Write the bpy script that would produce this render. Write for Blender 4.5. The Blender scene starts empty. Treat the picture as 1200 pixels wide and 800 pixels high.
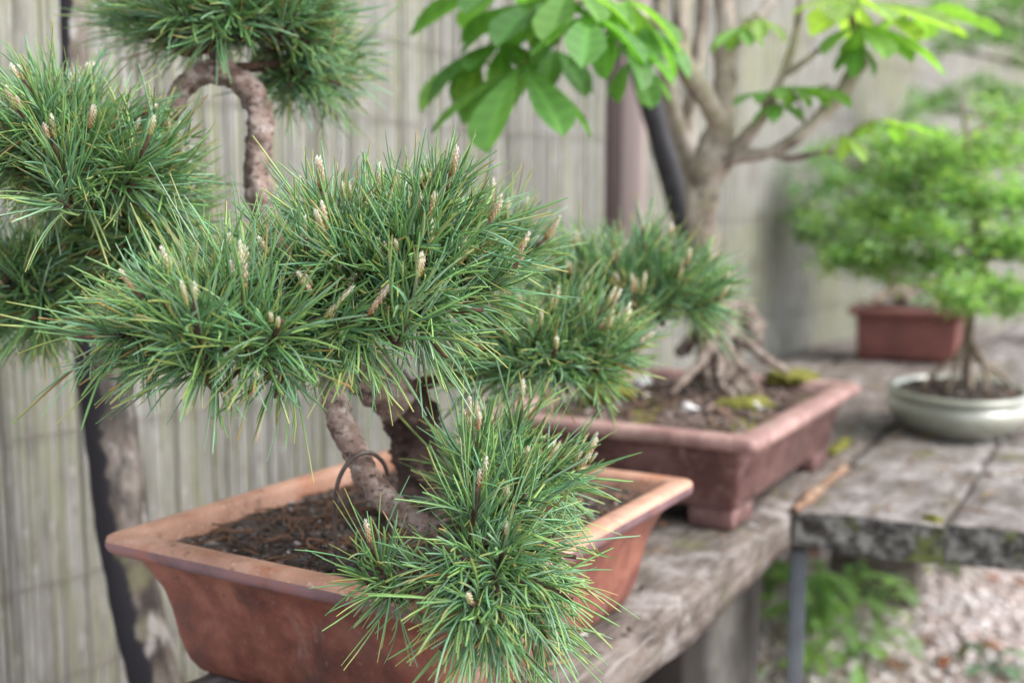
import bpy, math, random
import numpy as np
from mathutils import Vector, Matrix, Quaternion, noise

random.seed(7); RNG = np.random.default_rng(11)
S = bpy.context.scene; C = S.collection; R = math.radians

# ------------------------------------------------------------------ camera, sky, sun, exposure
CAM_Z, PITCH, FPX = 0.80, R(6.61), 1306.0          # focal length in pixels of a 1200 px wide frame
cd = bpy.data.cameras.new('camera'); cam = bpy.data.objects.new('camera', cd); C.objects.link(cam)
cd.sensor_width = 22.3; cd.lens = 22.3*FPX/1200; cd.clip_start = 0.02; cd.clip_end = 500
cam.location = (0, 0, CAM_Z); cam.rotation_euler = (math.pi/2-PITCH, 0, 0)
cd.dof.use_dof = True; cd.dof.focus_distance = 0.615; cd.dof.aperture_fstop = 2.7; cd.dof.aperture_blades = 7
S.camera = cam
SUN_EL, SUN_AZ = R(47), R(112)                      # azimuth clockwise from +Y
w = bpy.data.worlds.new('World'); S.world = w; w.use_nodes = True
nt = w.node_tree; bg = nt.nodes['Background']
sky = nt.nodes.new('ShaderNodeTexSky'); sky.sky_type = 'NISHITA'; sky.sun_disc = False
sky.sun_elevation = SUN_EL; sky.sun_rotation = SUN_AZ; sky.dust_density = 1.5; sky.ozone_density = 0.5
hs = nt.nodes.new('ShaderNodeHueSaturation'); hs.inputs['Saturation'].default_value = 0.46   # a white, overcast sky
nt.links.new(sky.outputs[0], hs.inputs['Color']); nt.links.new(hs.outputs[0], bg.inputs['Color'])
bg.inputs['Strength'].default_value = 0.105
sl = bpy.data.lights.new('sun', 'SUN'); so = bpy.data.objects.new('sun', sl); C.objects.link(so)
sl.energy = 1.5; sl.angle = R(44); sl.color = (1.0, 0.985, 0.965)
sd = Vector((math.sin(SUN_AZ)*math.cos(SUN_EL), math.cos(SUN_AZ)*math.cos(SUN_EL), math.sin(SUN_EL)))
so.rotation_mode = 'QUATERNION'; so.rotation_quaternion = sd.to_track_quat('Z', 'Y')
S.view_settings.view_transform = 'Standard'; S.view_settings.look = 'None'
S.view_settings.gamma = 1; S.view_settings.exposure = 1.84
S.cycles.use_denoising = True; S.cycles.max_bounces = 8

# ------------------------------------------------------------------ survey helpers: sight lines measured on the photograph -> places
def ray(px, py):
    u, v = (px-600)/FPX, (400-py)/FPX; c, s = math.cos(PITCH), math.sin(PITCH)
    return Vector((u, c+v*s, -s+v*c))
def at(px, py, Y):
    d = ray(px, py); return d*(Y/d.y)+Vector((0, 0, CAM_Z))
def on(px, py, z):
    d = ray(px, py); return d*((z-CAM_Z)/d.z)+Vector((0, 0, CAM_Z))

# ------------------------------------------------------------------ object helpers
def tag(o, label=None, cat=None, group=None, kind=None):
    if label: o['label'] = label
    if cat: o['category'] = cat
    if group: o['group'] = group
    if kind: o['kind'] = kind
    return o
def thing(name, loc, label, cat, rz=0, group=None):
    o = bpy.data.objects.new(name, None); C.objects.link(o); o.location = loc; o.rotation_euler = (0, 0, rz)
    o.empty_display_size = 0.02
    return tag(o, label, cat, group)
class MB:
    def __init__(s): s.v = []; s.f = []; s.c = []; s.mi = []
    def add(s, v, f, col=None, mi=0):
        n = len(s.v); s.v.extend([tuple(p) for p in v]); s.f.extend([tuple(i+n for i in q) for q in f])
        s.mi.extend([mi]*len(f))
        if col is not None: s.c.extend([col]*len(v) if isinstance(col[0], (int, float)) else col)
    def mesh(s, name, mats, org=None, smooth=True):
        me = bpy.data.meshes.new(name)
        v = s.v if org is None else [(a-org[0], b-org[1], c-org[2]) for a, b, c in s.v]
        me.from_pydata(v, [], s.f)
        if not isinstance(mats, (list, tuple)): mats = [mats]
        for m in mats: me.materials.append(m)
        if len(mats) > 1: me.polygons.foreach_set('material_index', s.mi)
        if smooth: me.polygons.foreach_set('use_smooth', [True]*len(s.f))
        if s.c:
            a = me.color_attributes.new('Col', 'FLOAT_COLOR', 'POINT')
            a.data.foreach_set('color', np.c_[np.array(s.c, dtype=np.float32), np.ones(len(s.c), dtype=np.float32)].ravel())
        me.update(); return me
    def build(s, name, mats, parent=None, world=True, smooth=True):
        org = parent.location if (parent is not None and world) else None
        return link(name, s.mesh(name, mats, org, smooth), parent)
def link(name, me, parent=None):
    o = bpy.data.objects.new(name, me); C.objects.link(o)
    if parent is not None: o.parent = parent
    return o
def arr_mesh(name, v, quads, cols, m, smooth=True):
    me = bpy.data.meshes.new(name); nq, k = quads.shape
    me.vertices.add(len(v)); me.vertices.foreach_set('co', v.astype(np.float32).ravel())
    me.loops.add(nq*k); me.loops.foreach_set('vertex_index', quads.astype(np.int32).ravel())
    me.polygons.add(nq); me.polygons.foreach_set('loop_start', np.arange(0, nq*k, k, dtype=np.int32))
    if smooth: me.polygons.foreach_set('use_smooth', np.ones(nq, dtype=bool))
    if cols is not None:
        a = me.color_attributes.new('Col', 'FLOAT_COLOR', 'POINT')
        a.data.foreach_set('color', np.c_[cols, np.ones(len(cols))].astype(np.float32).ravel())
    me.materials.append(m); me.update(calc_edges=True); me.validate(); return me

# ------------------------------------------------------------------ materials
def ramp(N, L, src, stops):
    r = N.new('ShaderNodeValToRGB'); e = r.color_ramp.elements
    while len(e) < len(stops): e.new(0.5)
    for x, (p, c) in zip(e, stops): x.position = p; x.color = (*c, 1)
    L.new(src, r.inputs[0]); return r.outputs[0]
def M(name, stops, scale=20, stretch=(1, 1, 1), detail=6, rough=0.8, bump=0.3, bscale=None, bdist=0.002, spec=0.3,
      patches=(), objvar=0.0, coat=0.0, speck=None, rvar=0.0):
    m = bpy.data.materials.new(name); m.use_nodes = True; N = m.node_tree.nodes; L = m.node_tree.links
    p = N['Principled BSDF']; tc = N.new('ShaderNodeTexCoord'); mp = N.new('ShaderNodeMapping')
    mp.inputs['Scale'].default_value = stretch; L.new(tc.outputs['Object'], mp.inputs[0])
    vec = mp.outputs[0]; oi = N.new('ShaderNodeObjectInfo')
    if objvar:                                                     # alike pieces differ from one another
        ad = N.new('ShaderNodeVectorMath'); ad.operation = 'MULTIPLY_ADD'
        L.new(oi.outputs['Random'], ad.inputs[0]); ad.inputs[1].default_value = (37, 91, 53); L.new(vec, ad.inputs[2]); vec = ad.outputs[0]
    def nz(sc, det=6, rg=0.6, v=vec):
        n = N.new('ShaderNodeTexNoise'); n.inputs['Scale'].default_value = sc; n.inputs['Detail'].default_value = det
        n.inputs['Roughness'].default_value = rg; L.new(v, n.inputs['Vector']); return n.outputs['Fac']
    f = nz(scale, detail); src = f
    if objvar:
        mx = N.new('ShaderNodeMath'); mx.operation = 'MULTIPLY_ADD'; L.new(oi.outputs['Random'], mx.inputs[0])
        mx.inputs[1].default_value = objvar; sb = N.new('ShaderNodeMath'); sb.operation = 'SUBTRACT'; L.new(f, sb.inputs[0])
        sb.inputs[1].default_value = objvar/2; L.new(sb.outputs[0], mx.inputs[2]); src = mx.outputs[0]
    col = ramp(N, L, src, stops)
    for (pc, psc, lo, hi, amt, *pst) in patches:                          # stains, moss, lichen: shapes of their own
        pv = tc.outputs['Object']
        if pst:
            pm = N.new('ShaderNodeMapping'); pm.inputs['Scale'].default_value = pst[0]; L.new(tc.outputs['Object'], pm.inputs[0]); pv = pm.outputs[0]
        if objvar:
            pa = N.new('ShaderNodeVectorMath'); pa.operation = 'MULTIPLY_ADD'; L.new(oi.outputs['Random'], pa.inputs[0]); pa.inputs[1].default_value = (17, 41, 29); L.new(pv, pa.inputs[2]); pv = pa.outputs[0]
        k = nz(psc, 5, 0.65, pv)
        mr = N.new('ShaderNodeMapRange'); mr.inputs[1].default_value = lo; mr.inputs[2].default_value = hi; mr.inputs[4].default_value = amt
        L.new(k, mr.inputs[0]); mi = N.new('ShaderNodeMix'); mi.data_type = 'RGBA'
        L.new(mr.outputs[0], mi.inputs[0]); L.new(col, mi.inputs[6]); mi.inputs[7].default_value = (*pc, 1); col = mi.outputs[2]
    L.new(col, p.inputs['Base Color'])
    p.inputs['Roughness'].default_value = rough; p.inputs['Specular IOR Level'].default_value = spec
    if rvar:
        mr = N.new('ShaderNodeMapRange'); mr.inputs[1].default_value = 0.35; mr.inputs[2].default_value = 0.65
        mr.inputs[3].default_value = rough-rvar; mr.inputs[4].default_value = rough+rvar; L.new(f, mr.inputs[0]); L.new(mr.outputs[0], p.inputs['Roughness'])
    if coat: p.inputs['Coat Weight'].default_value = coat; p.inputs['Coat Roughness'].default_value = 0.18
    if bump:
        b = N.new('ShaderNodeBump'); b.inputs['Strength'].default_value = bump; b.inputs['Distance'].default_value = bdist
        L.new(nz(bscale or scale*2, 8, 0.7), b.inputs['Height']); L.new(b.outputs[0], p.inputs['Normal'])
    return m
def leafmat(name, rough=0.45, trans=0.3, tint=(1.3, 1.35, 0.5), spec=0.4, pat=0.0):
    """colour attribute -> Principled mixed with Translucent"""
    m = bpy.data.materials.new(name); m.use_nodes = True; N = m.node_tree.nodes; L = m.node_tree.links
    p = N['Principled BSDF']; a = N.new('ShaderNodeAttribute'); a.attribute_name = 'Col'
    L.new(a.outputs['Color'], p.inputs['Base Color']); p.inputs['Roughness'].default_value = rough; p.inputs['Specular IOR Level'].default_value = spec
    if trans:
        t = N.new('ShaderNodeBsdfTranslucent'); mu = N.new('ShaderNodeMix'); mu.data_type = 'RGBA'; mu.blend_type = 'MULTIPLY'; mu.inputs[0].default_value = 1
        L.new(a.outputs['Color'], mu.inputs[6]); mu.inputs[7].default_value = (*[min(1, x/1.4) for x in tint], 1)
        g = N.new('ShaderNodeVectorMath'); g.operation = 'SCALE'; g.inputs['Scale'].default_value = 1.6; L.new(mu.outputs[2], g.inputs[0])
        L.new(g.outputs[0], t.inputs['Color']); ms = N.new('ShaderNodeMixShader'); ms.inputs[0].default_value = trans
        L.new(p.outputs[0], ms.inputs[1]); L.new(t.outputs[0], ms.inputs[2]); L.new(ms.outputs[0], N['Material Output'].inputs['Surface'])
    return m

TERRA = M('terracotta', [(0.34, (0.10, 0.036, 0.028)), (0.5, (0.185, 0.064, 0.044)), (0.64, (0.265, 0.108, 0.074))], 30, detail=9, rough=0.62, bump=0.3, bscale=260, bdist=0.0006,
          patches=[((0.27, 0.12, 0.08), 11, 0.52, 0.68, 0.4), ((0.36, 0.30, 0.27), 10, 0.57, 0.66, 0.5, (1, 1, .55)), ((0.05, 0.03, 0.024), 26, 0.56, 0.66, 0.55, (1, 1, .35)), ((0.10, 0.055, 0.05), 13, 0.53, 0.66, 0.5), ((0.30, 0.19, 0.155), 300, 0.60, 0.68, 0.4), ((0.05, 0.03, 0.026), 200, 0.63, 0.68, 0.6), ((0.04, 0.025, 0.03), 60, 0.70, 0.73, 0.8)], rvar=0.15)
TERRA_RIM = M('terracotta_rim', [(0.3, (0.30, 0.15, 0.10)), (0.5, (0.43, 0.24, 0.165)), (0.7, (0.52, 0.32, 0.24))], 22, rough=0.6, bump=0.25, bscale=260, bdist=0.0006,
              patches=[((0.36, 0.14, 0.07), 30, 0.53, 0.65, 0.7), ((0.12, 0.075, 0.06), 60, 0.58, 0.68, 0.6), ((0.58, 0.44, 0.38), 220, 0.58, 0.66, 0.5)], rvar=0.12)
TERRA_EDGE = M('kiln_blue_edge', [(0.35, (0.10, 0.062, 0.07)), (0.55, (0.22, 0.125, 0.13)), (0.7, (0.27, 0.12, 0.10))], 18, rough=0.5, bump=0.2, bscale=260, bdist=0.0005,
               patches=[((0.30, 0.11, 0.07), 30, 0.52, 0.66, 0.7)])
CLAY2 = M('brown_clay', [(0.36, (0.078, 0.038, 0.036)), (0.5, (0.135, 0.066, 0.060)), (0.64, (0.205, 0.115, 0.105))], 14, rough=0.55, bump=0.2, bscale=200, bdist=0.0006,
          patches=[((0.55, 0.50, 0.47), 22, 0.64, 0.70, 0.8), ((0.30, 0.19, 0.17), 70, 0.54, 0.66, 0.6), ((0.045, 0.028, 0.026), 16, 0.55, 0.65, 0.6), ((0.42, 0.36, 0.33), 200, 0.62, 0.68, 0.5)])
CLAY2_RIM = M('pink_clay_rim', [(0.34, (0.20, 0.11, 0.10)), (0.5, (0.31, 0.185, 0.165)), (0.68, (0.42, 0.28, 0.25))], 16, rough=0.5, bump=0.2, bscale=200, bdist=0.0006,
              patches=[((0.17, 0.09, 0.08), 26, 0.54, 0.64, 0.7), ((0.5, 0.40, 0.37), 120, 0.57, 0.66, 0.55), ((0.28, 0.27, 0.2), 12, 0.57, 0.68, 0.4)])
CLAY3 = M('red_clay', [(0.3, (0.12, 0.048, 0.042)), (0.6, (0.20, 0.078, 0.066)), (0.8, (0.27, 0.12, 0.1))], 14, rough=0.5, bump=0.15, bscale=160)
GLAZE = M('celadon_glaze', [(0.3, (0.22, 0.225, 0.18)), (0.55, (0.30, 0.305, 0.25)), (0.75, (0.38, 0.38, 0.32))], 12, rough=0.3, bump=0.06, bscale=60, spec=0.5, coat=1.0,
          patches=[((0.2, 0.185, 0.12), 22, 0.6, 0.75, 0.5)])
SOIL = M('potting_soil', [(0.3, (0.035, 0.027, 0.022)), (0.5, (0.08, 0.062, 0.052)), (0.72, (0.16, 0.13, 0.112))], 120, rough=0.95, bump=1.0, bscale=220, bdist=0.003)
SOIL2 = M('gritty_soil', [(0.3, (0.05, 0.035, 0.03)), (0.5, (0.11, 0.08, 0.07)), (0.72, (0.2, 0.15, 0.13))], 90, rough=0.95, bump=1.0, bscale=160, bdist=0.004,
          patches=[((0.16, 0.15, 0.03), 16, 0.52, 0.62, 0.8)])
CHIP = leafmat('bark_chips', rough=0.85, trans=0, spec=0.2)
BARK = M('pine_bark', [(0.3, (0.14, 0.09, 0.072)), (0.5, (0.30, 0.215, 0.18)), (0.7, (0.46, 0.38, 0.34))], 60, stretch=(1, 1, 1), rough=0.85, bump=1.0, bscale=150, bdist=0.004,
         patches=[((0.10, 0.055, 0.042), 80, 0.52, 0.60, 0.8), ((0.035, 0.02, 0.017), 190, 0.57, 0.62, 0.85, (1, 1, 1.8)), ((0.56, 0.49, 0.46), 95, 0.55, 0.66, 0.7)])
BARK_SHADED = M('shaded_bark', [(0.35, (0.03, 0.02, 0.018)), (0.55, (0.085, 0.055, 0.047)), (0.75, (0.19, 0.13, 0.115))], 70, rough=0.9, bump=1.0, bscale=120, bdist=0.003)  # pine bark darkened in colour to paint the lower trunk's shadow
TWIG = M('twig_bark', [(0.35, (0.035, 0.02, 0.014)), (0.6, (0.10, 0.062, 0.042)), (0.75, (0.2, 0.13, 0.09))], 160, rough=0.9, bump=0.8, bscale=300, bdist=0.001)
BARK2 = M('smooth_grey_bark', [(0.34, (0.13, 0.10, 0.078)), (0.5, (0.29, 0.245, 0.20)), (0.66, (0.45, 0.40, 0.35))], 22, stretch=(1, 1, 0.6), rough=0.75, bump=0.5, bscale=70, bdist=0.002,
          patches=[((0.20, 0.19, 0.085), 14, 0.50, 0.64, 0.65), ((0.07, 0.05, 0.042), 22, 0.54, 0.64, 0.75)])
ROOTB = M('root_bark', [(0.34, (0.09, 0.065, 0.05)), (0.5, (0.21, 0.165, 0.135)), (0.66, (0.36, 0.305, 0.265))], 45, rough=0.85, bump=0.9, bscale=110, bdist=0.003, patches=[((0.05, 0.036, 0.03), 40, 0.53, 0.62, 0.8), ((0.17, 0.155, 0.06), 22, 0.58, 0.68, 0.5)])
BARK3 = M('grey_brown_bark', [(0.3, (0.10, 0.075, 0.055)), (0.6, (0.24, 0.19, 0.145)), (0.8, (0.34, 0.29, 0.23))], 50, stretch=(1, 1, 0.3), rough=0.85, bump=0.6, bscale=90)
CR = (1, .035, 1); GR = (1, .07, 1)
WOOD = M('weathered_plank', [(0.36, (0.055, 0.043, 0.035)), (0.5, (0.118, 0.097, 0.082)), (0.64, (0.20, 0.17, 0.15))], 48, stretch=(1, 0.3, 1), rough=0.9, bump=1.0, bscale=110, bdist=0.004, objvar=0.10,
         patches=[((0.10, 0.082, 0.07), 120, 0.48, 0.62, 0.6, GR), ((0.34, 0.31, 0.295), 18, 0.54, 0.63, 0.65), ((0.085, 0.062, 0.05), 13, 0.54, 0.63, 0.75), ((0.30, 0.27, 0.25), 150, 0.55, 0.64, 0.5, GR), ((0.15, 0.105, 0.08), 60, 0.58, 0.65, 0.6), ((0.12, 0.125, 0.045), 8, 0.60, 0.68, 0.55), ((0.012, 0.01, 0.009), 130, 0.62, 0.68, 0.55, CR)])
WOOD_FAR = M('mossy_plank', [(0.36, (0.07, 0.057, 0.05)), (0.5, (0.155, 0.133, 0.12)), (0.64, (0.25, 0.225, 0.21))], 42, stretch=(1, 0.3, 1), rough=0.9, bump=0.9, bscale=90, bdist=0.004, objvar=0.12,
             patches=[((0.11, 0.09, 0.08), 110, 0.48, 0.62, 0.5, GR), ((0.36, 0.335, 0.322), 15, 0.53, 0.62, 0.7), ((0.085, 0.066, 0.056), 9, 0.53, 0.62, 0.8), ((0.17, 0.16, 0.06), 9, 0.58, 0.66, 0.65), ((0.015, 0.012, 0.011), 120, 0.62, 0.68, 0.5, CR)])
END = M('lichened_end_grain', [(0.35, (0.02, 0.018, 0.016)), (0.5, (0.06, 0.058, 0.052)), (0.62, (0.22, 0.22, 0.20))], 55, rough=0.95, bump=1.0, bscale=80, bdist=0.006,
        patches=[((0.26, 0.265, 0.245), 60, 0.54, 0.64, 0.6), ((0.36, 0.36, 0.34), 170, 0.60, 0.66, 0.6), ((0.12, 0.145, 0.035), 18, 0.52, 0.60, 0.85)])
ROT = M('rotten_orange_wood', [(0.3, (0.10, 0.055, 0.038)), (0.5, (0.235, 0.14, 0.09)), (0.68, (0.38, 0.28, 0.21))], 60, stretch=(1, 0.25, 1), rough=0.9, bump=1.0, bscale=90, bdist=0.004,
        patches=[((0.05, 0.035, 0.025), 40, 0.54, 0.62, 0.8)])
SHADE_DARK = M('under_bench_shade', [(0.3, (0.012, 0.010, 0.009)), (0.7, (0.04, 0.032, 0.028))], 30, stretch=(1, 1, .2), rough=0.9, bump=0.6)  # near-black colour standing in for the deep shade under the bench
REED = M('dry_reed', [(0.25, (0.165, 0.157, 0.132)), (0.42, (0.225, 0.217, 0.192)), (0.58, (0.275, 0.267, 0.246)), (0.78, (0.36, 0.353, 0.34))], 9, stretch=(6, 6, 1.6), rough=0.75, bump=0.3, bscale=40, objvar=0.15,
         patches=[((0.215, 0.225, 0.115), 3.0, 0.46, 0.64, 0.6), ((0.14, 0.12, 0.108), 14, 0.56, 0.66, 0.5), ((0.42, 0.41, 0.40), 22, 0.60, 0.68, 0.55)])
WIRE = M('rusty_wire', [(0.4, (0.11, 0.095, 0.08)), (0.6, (0.19, 0.16, 0.135))], 80, rough=0.6, bump=0.2)
ALWIRE = M('brown_wire', [(0.4, (0.05, 0.036, 0.032)), (0.6, (0.10, 0.075, 0.066))], 120, rough=0.4, bump=0.15, spec=0.5)
POLE = M('black_sided_pole', [(0.36, (0.05, 0.04, 0.034)), (0.5, (0.125, 0.102, 0.086)), (0.64, (0.23, 0.20, 0.175))], 38, stretch=(1, 1, 0.25), rough=0.85, bump=0.7, bscale=60, bdist=0.004,
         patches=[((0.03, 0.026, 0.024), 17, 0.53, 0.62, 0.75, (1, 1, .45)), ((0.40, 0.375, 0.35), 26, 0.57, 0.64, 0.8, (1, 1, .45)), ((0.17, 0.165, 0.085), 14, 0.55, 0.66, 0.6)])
def blackened(m):  # mixes black into the base colour along one side, by the Col mask
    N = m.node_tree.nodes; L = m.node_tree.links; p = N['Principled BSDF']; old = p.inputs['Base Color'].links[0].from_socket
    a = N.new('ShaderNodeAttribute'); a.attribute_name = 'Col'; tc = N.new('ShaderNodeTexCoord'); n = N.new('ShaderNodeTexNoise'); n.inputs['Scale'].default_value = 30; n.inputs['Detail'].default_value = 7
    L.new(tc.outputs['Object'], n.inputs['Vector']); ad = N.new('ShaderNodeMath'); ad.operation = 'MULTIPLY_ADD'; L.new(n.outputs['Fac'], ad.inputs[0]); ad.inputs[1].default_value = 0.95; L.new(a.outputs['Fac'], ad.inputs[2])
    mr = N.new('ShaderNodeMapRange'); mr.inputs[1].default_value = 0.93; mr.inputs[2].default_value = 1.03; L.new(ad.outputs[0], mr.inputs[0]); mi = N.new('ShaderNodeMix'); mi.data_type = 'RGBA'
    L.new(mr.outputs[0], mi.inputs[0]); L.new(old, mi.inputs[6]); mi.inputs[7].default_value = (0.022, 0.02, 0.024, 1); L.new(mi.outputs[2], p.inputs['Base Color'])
blackened(POLE)
POLE_BLACK = M('black_pole', [(0.35, (0.012, 0.011, 0.013)), (0.65, (0.035, 0.032, 0.036))], 40, rough=0.55, bump=0.6, bscale=60, bdist=0.003)  # even black for the slender leaning pole
POSTM = M('brown_post_wood', [(0.3, (0.05, 0.034, 0.032)), (0.6, (0.085, 0.06, 0.057)), (0.8, (0.12, 0.088, 0.084))], 14, stretch=(1, 1, 0.1), rough=0.8, bump=0.4)
POSTL = M('pale_bare_wood', [(0.3, (0.26, 0.20, 0.187)), (0.7, (0.40, 0.325, 0.305))], 14, stretch=(1, 1, 0.1), rough=0.8, bump=0.4)
STEEL = M('grey_painted_steel', [(0.3, (0.07, 0.082, 0.09)), (0.7, (0.12, 0.135, 0.145))], 20, rough=0.5, bump=0.1, spec=0.5)
CONC = M('old_concrete', [(0.35, (0.055, 0.05, 0.044)), (0.65, (0.14, 0.13, 0.118))], 14, rough=0.95, bump=0.6, bscale=70, bdist=0.004, patches=[((0.12, 0.12, 0.06), 7, 0.56, 0.68, 0.6)])
GROUND = M('leafy_ground', [(0.35, (0.26, 0.19, 0.155)), (0.5, (0.5, 0.42, 0.385)), (0.65, (0.64, 0.58, 0.55))], 22, rough=0.95, bump=0.8, bscale=50, bdist=0.01)
MOSS = M('moss', [(0.3, (0.07, 0.075, 0.012)), (0.55, (0.17, 0.165, 0.03)), (0.75, (0.29, 0.26, 0.06))], 90, rough=0.95, bump=1.0, bscale=200, bdist=0.004)
WHITE = M('white_stone', [(0.4, (0.62, 0.58, 0.56)), (0.6, (0.78, 0.76, 0.75))], 40, rough=0.6, bump=0.2)
NEEDLE = leafmat('pine_needle', rough=0.36, trans=0.10, spec=0.5)
BUD = leafmat('pine_bud', rough=0.6, trans=0.1)
LEAF = leafmat('chestnut_leaf', rough=0.5, trans=0.52)
SMALL = leafmat('small_leaf', rough=0.5, trans=0.45)
STONE = leafmat('gravel_stone', rough=0.8, trans=0)

# ------------------------------------------------------------------ shape helpers
def spline(P, n):
    P = [Vector(p) for p in P]; out = []; m = len(P)-1
    for k in range(n+1):
        x = k/n*m; i = min(int(x), m-1); t = x-i
        a, b, c, d = P[max(i-1, 0)], P[i], P[i+1], P[min(i+2, m)]
        out.append(0.5*((2*b)+(c-a)*t+(2*a-5*b+4*c-d)*t*t+(3*b-a-3*c+d)*t**3))
    return out
def lerpl(R_, n):
    m = len(R_)-1; return [R_[min(int(k/n*m), m-1)]*(1-(k/n*m-min(int(k/n*m), m-1)))+R_[min(int(k/n*m), m-1)+1]*(k/n*m-min(int(k/n*m), m-1)) for k in range(n+1)]
def tube(mb, P, rad, n=16, sides=10, bump=0.0, bs=60.0, mi=0, col=None, rings=0.0):
    pts = spline(P, n); rr = lerpl(rad, n); T = [(pts[min(i+1, n)]-pts[max(i-1, 0)]).normalized() for i in range(n+1)]
    u = T[0].orthogonal().normalized(); V = []; F = []
    for i in range(n+1):
        u = (u-T[i]*u.dot(T[i])).normalized(); v = T[i].cross(u)
        for k in range(sides):
            a = 2*math.pi*k/sides; d = u*math.cos(a)+v*math.sin(a); r = rr[i]
            if rings: r *= 1-.16*max(0, noise.noise((pts[i]+d*rr[i])*210)-.12)
            if bump: r *= 1+bump*noise.noise((pts[i]+d*rr[i])*bs)+bump*0.5*noise.noise((pts[i]+d*rr[i])*bs*2.7)
            if rings: r *= 1+rings*math.sin(i*2.1+noise.noise(pts[i]*90)*3)
            V.append(pts[i]+d*r)
    for i in range(n):
        for k in range(sides):
            k2 = (k+1) % sides; F.append((i*sides+k, i*sides+k2, (i+1)*sides+k2, (i+1)*sides+k))
    F.append(tuple(range(sides))[::-1]); F.append(tuple(n*sides+k for k in range(sides)))
    mb.add(V, F, col, mi)
def rr_ring(hx, hy, r, z, nc=5, ne=4):
    out = []
    cs = [(hx-r, hy-r, 0), (-hx+r, hy-r, 90), (-hx+r, -hy+r, 180), (hx-r, -hy+r, 270)]
    for ci, (cx, cy, a0) in enumerate(cs):
        arc = [(cx+r*math.cos(R(a0+90*k/nc)), cy+r*math.sin(R(a0+90*k/nc)), z) for k in range(nc+1)]
        out += arc; nx = cs[(ci+1) % 4]; q = (nx[0]+r*math.cos(R(nx[2])), nx[1]+r*math.sin(R(nx[2])), z); p = arc[-1]
        out += [tuple(p[j]+(q[j]-p[j])*k/ne for j in range(3)) for k in range(1, ne)]
    return out
def loft(mb, rings, mi=0, cap0=False, cap1=False, warp=0.0, ws=14.0):
    n = len(rings[0]); V = []; F = []
    for ring in rings:
        for p in ring:
            if warp:
                q = Vector(p); d = noise.noise_vector(q*ws)*warp+noise.noise_vector(q*ws*4)*warp*0.3; p = (p[0]+d.x, p[1]+d.y, p[2]+d.z*0.5)
            V.append(p)
    for i in range(len(rings)-1):
        for k in range(n):
            k2 = (k+1) % n; F.append((i*n+k, i*n+k2, (i+1)*n+k2, (i+1)*n+k))
    if cap0: F.append(tuple(range(n))[::-1])
    if cap1: F.append(tuple((len(rings)-1)*n+k for k in range(n)))
    mb.add(V, F, None, mi)
def box(mb, c, s, mi=0, bev=0.0):
    hx, hy, hz = s[0]/2, s[1]/2, s[2]/2; b = bev
    rings = [rr_ring(hx-(b if j in (0, 3) else 0), hy-(b if j in (0, 3) else 0), max(b, 1e-4), z, 2, 2) for j, z in enumerate((-hz, -hz+b, hz-b, hz))]
    loft(mb, [[(p[0]+c[0], p[1]+c[1], p[2]+c[2]) for p in r] for r in rings], mi, True, True)

# ------------------------------------------------------------------ the setting: ground
BZ = 0.476; RIM = 0.58                                 # bench top, pot rims
YAW = R(29.3); E_ = Vector((math.sin(YAW), math.cos(YAW), 0)); F_ = Vector((math.cos(YAW), -math.sin(YAW), 0))
def sf(p): return p.dot(E_), p.dot(F_)                # along the bench / across it
def ground():
    V = []; F = []
    xs = [-60, -20, -6, -2]+[-1+0.1*i for i in range(46)]+[4.5, 8, 20, 60]; ys = [-60, -20, -6, -1]+[0+0.1*i for i in range(51)]+[6, 10, 25, 60]
    for y in ys:
        for x in xs: V.append((x, y, 0.02*noise.noise(Vector((x*2.2, y*2.2, 0))) if abs(x) < 5 and abs(y) < 6 else 0))
    n = len(xs)
    for j in range(len(ys)-1):
        for i in range(n-1): F.append((j*n+i, j*n+i+1, (j+1)*n+i+1, (j+1)*n+i))
    mb = MB(); mb.add(V, F); tag(mb.build('ground', GROUND), 'brown earth with leaf litter and pale gravel below the benches', None, None, 'structure')
ground()
ICO = None
def ico():
    t = (1+5**.5)/2
    v = np.array([(-1, t, 0), (1, t, 0), (-1, -t, 0), (1, -t, 0), (0, -1, t), (0, 1, t), (0, -1, -t), (0, 1, -t), (t, 0, -1), (t, 0, 1), (-t, 0, -1), (-t, 0, 1)], float)
    v /= np.linalg.norm(v[0])
    f = np.array([(0, 11, 5), (0, 5, 1), (0, 1, 7), (0, 7, 10), (0, 10, 11), (1, 5, 9), (5, 11, 4), (11, 10, 2), (10, 7, 6), (7, 1, 8), (3, 9, 4), (3, 4, 2), (3, 2, 6), (3, 6, 8), (3, 8, 9), (4, 9, 5), (2, 4, 11), (6, 2, 10), (8, 6, 7), (9, 8, 1)])
    return v, f
def rocks(n, pos, size, cols, flat=0.6, rng=RNG):
    v, f = ico(); A = []; FF = []; CC = []
    for i in range(n):
        s = size(i)*np.array([rng.uniform(.7, 1.3), rng.uniform(.7, 1.3), flat*rng.uniform(.6, 1.3)])
        a = rng.uniform(0, 6.28); q = v*(1+rng.uniform(-.22, .22, (12, 1)))*s
        tx = rng.uniform(-.5, .5); c, s_ = math.cos(tx), math.sin(tx); q = q@np.array([[1, 0, 0], [0, c, -s_], [0, s_, c]])
        c, s_ = math.cos(a), math.sin(a); q = q@np.array([[c, -s_, 0], [s_, c, 0], [0, 0, 1]])
        A.append(q+np.array(pos(i))); FF.append(f+12*i); CC.append(np.repeat([cols(i)], 12, 0))
    return np.vstack(A), np.vstack(FF), np.vstack(CC)
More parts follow.
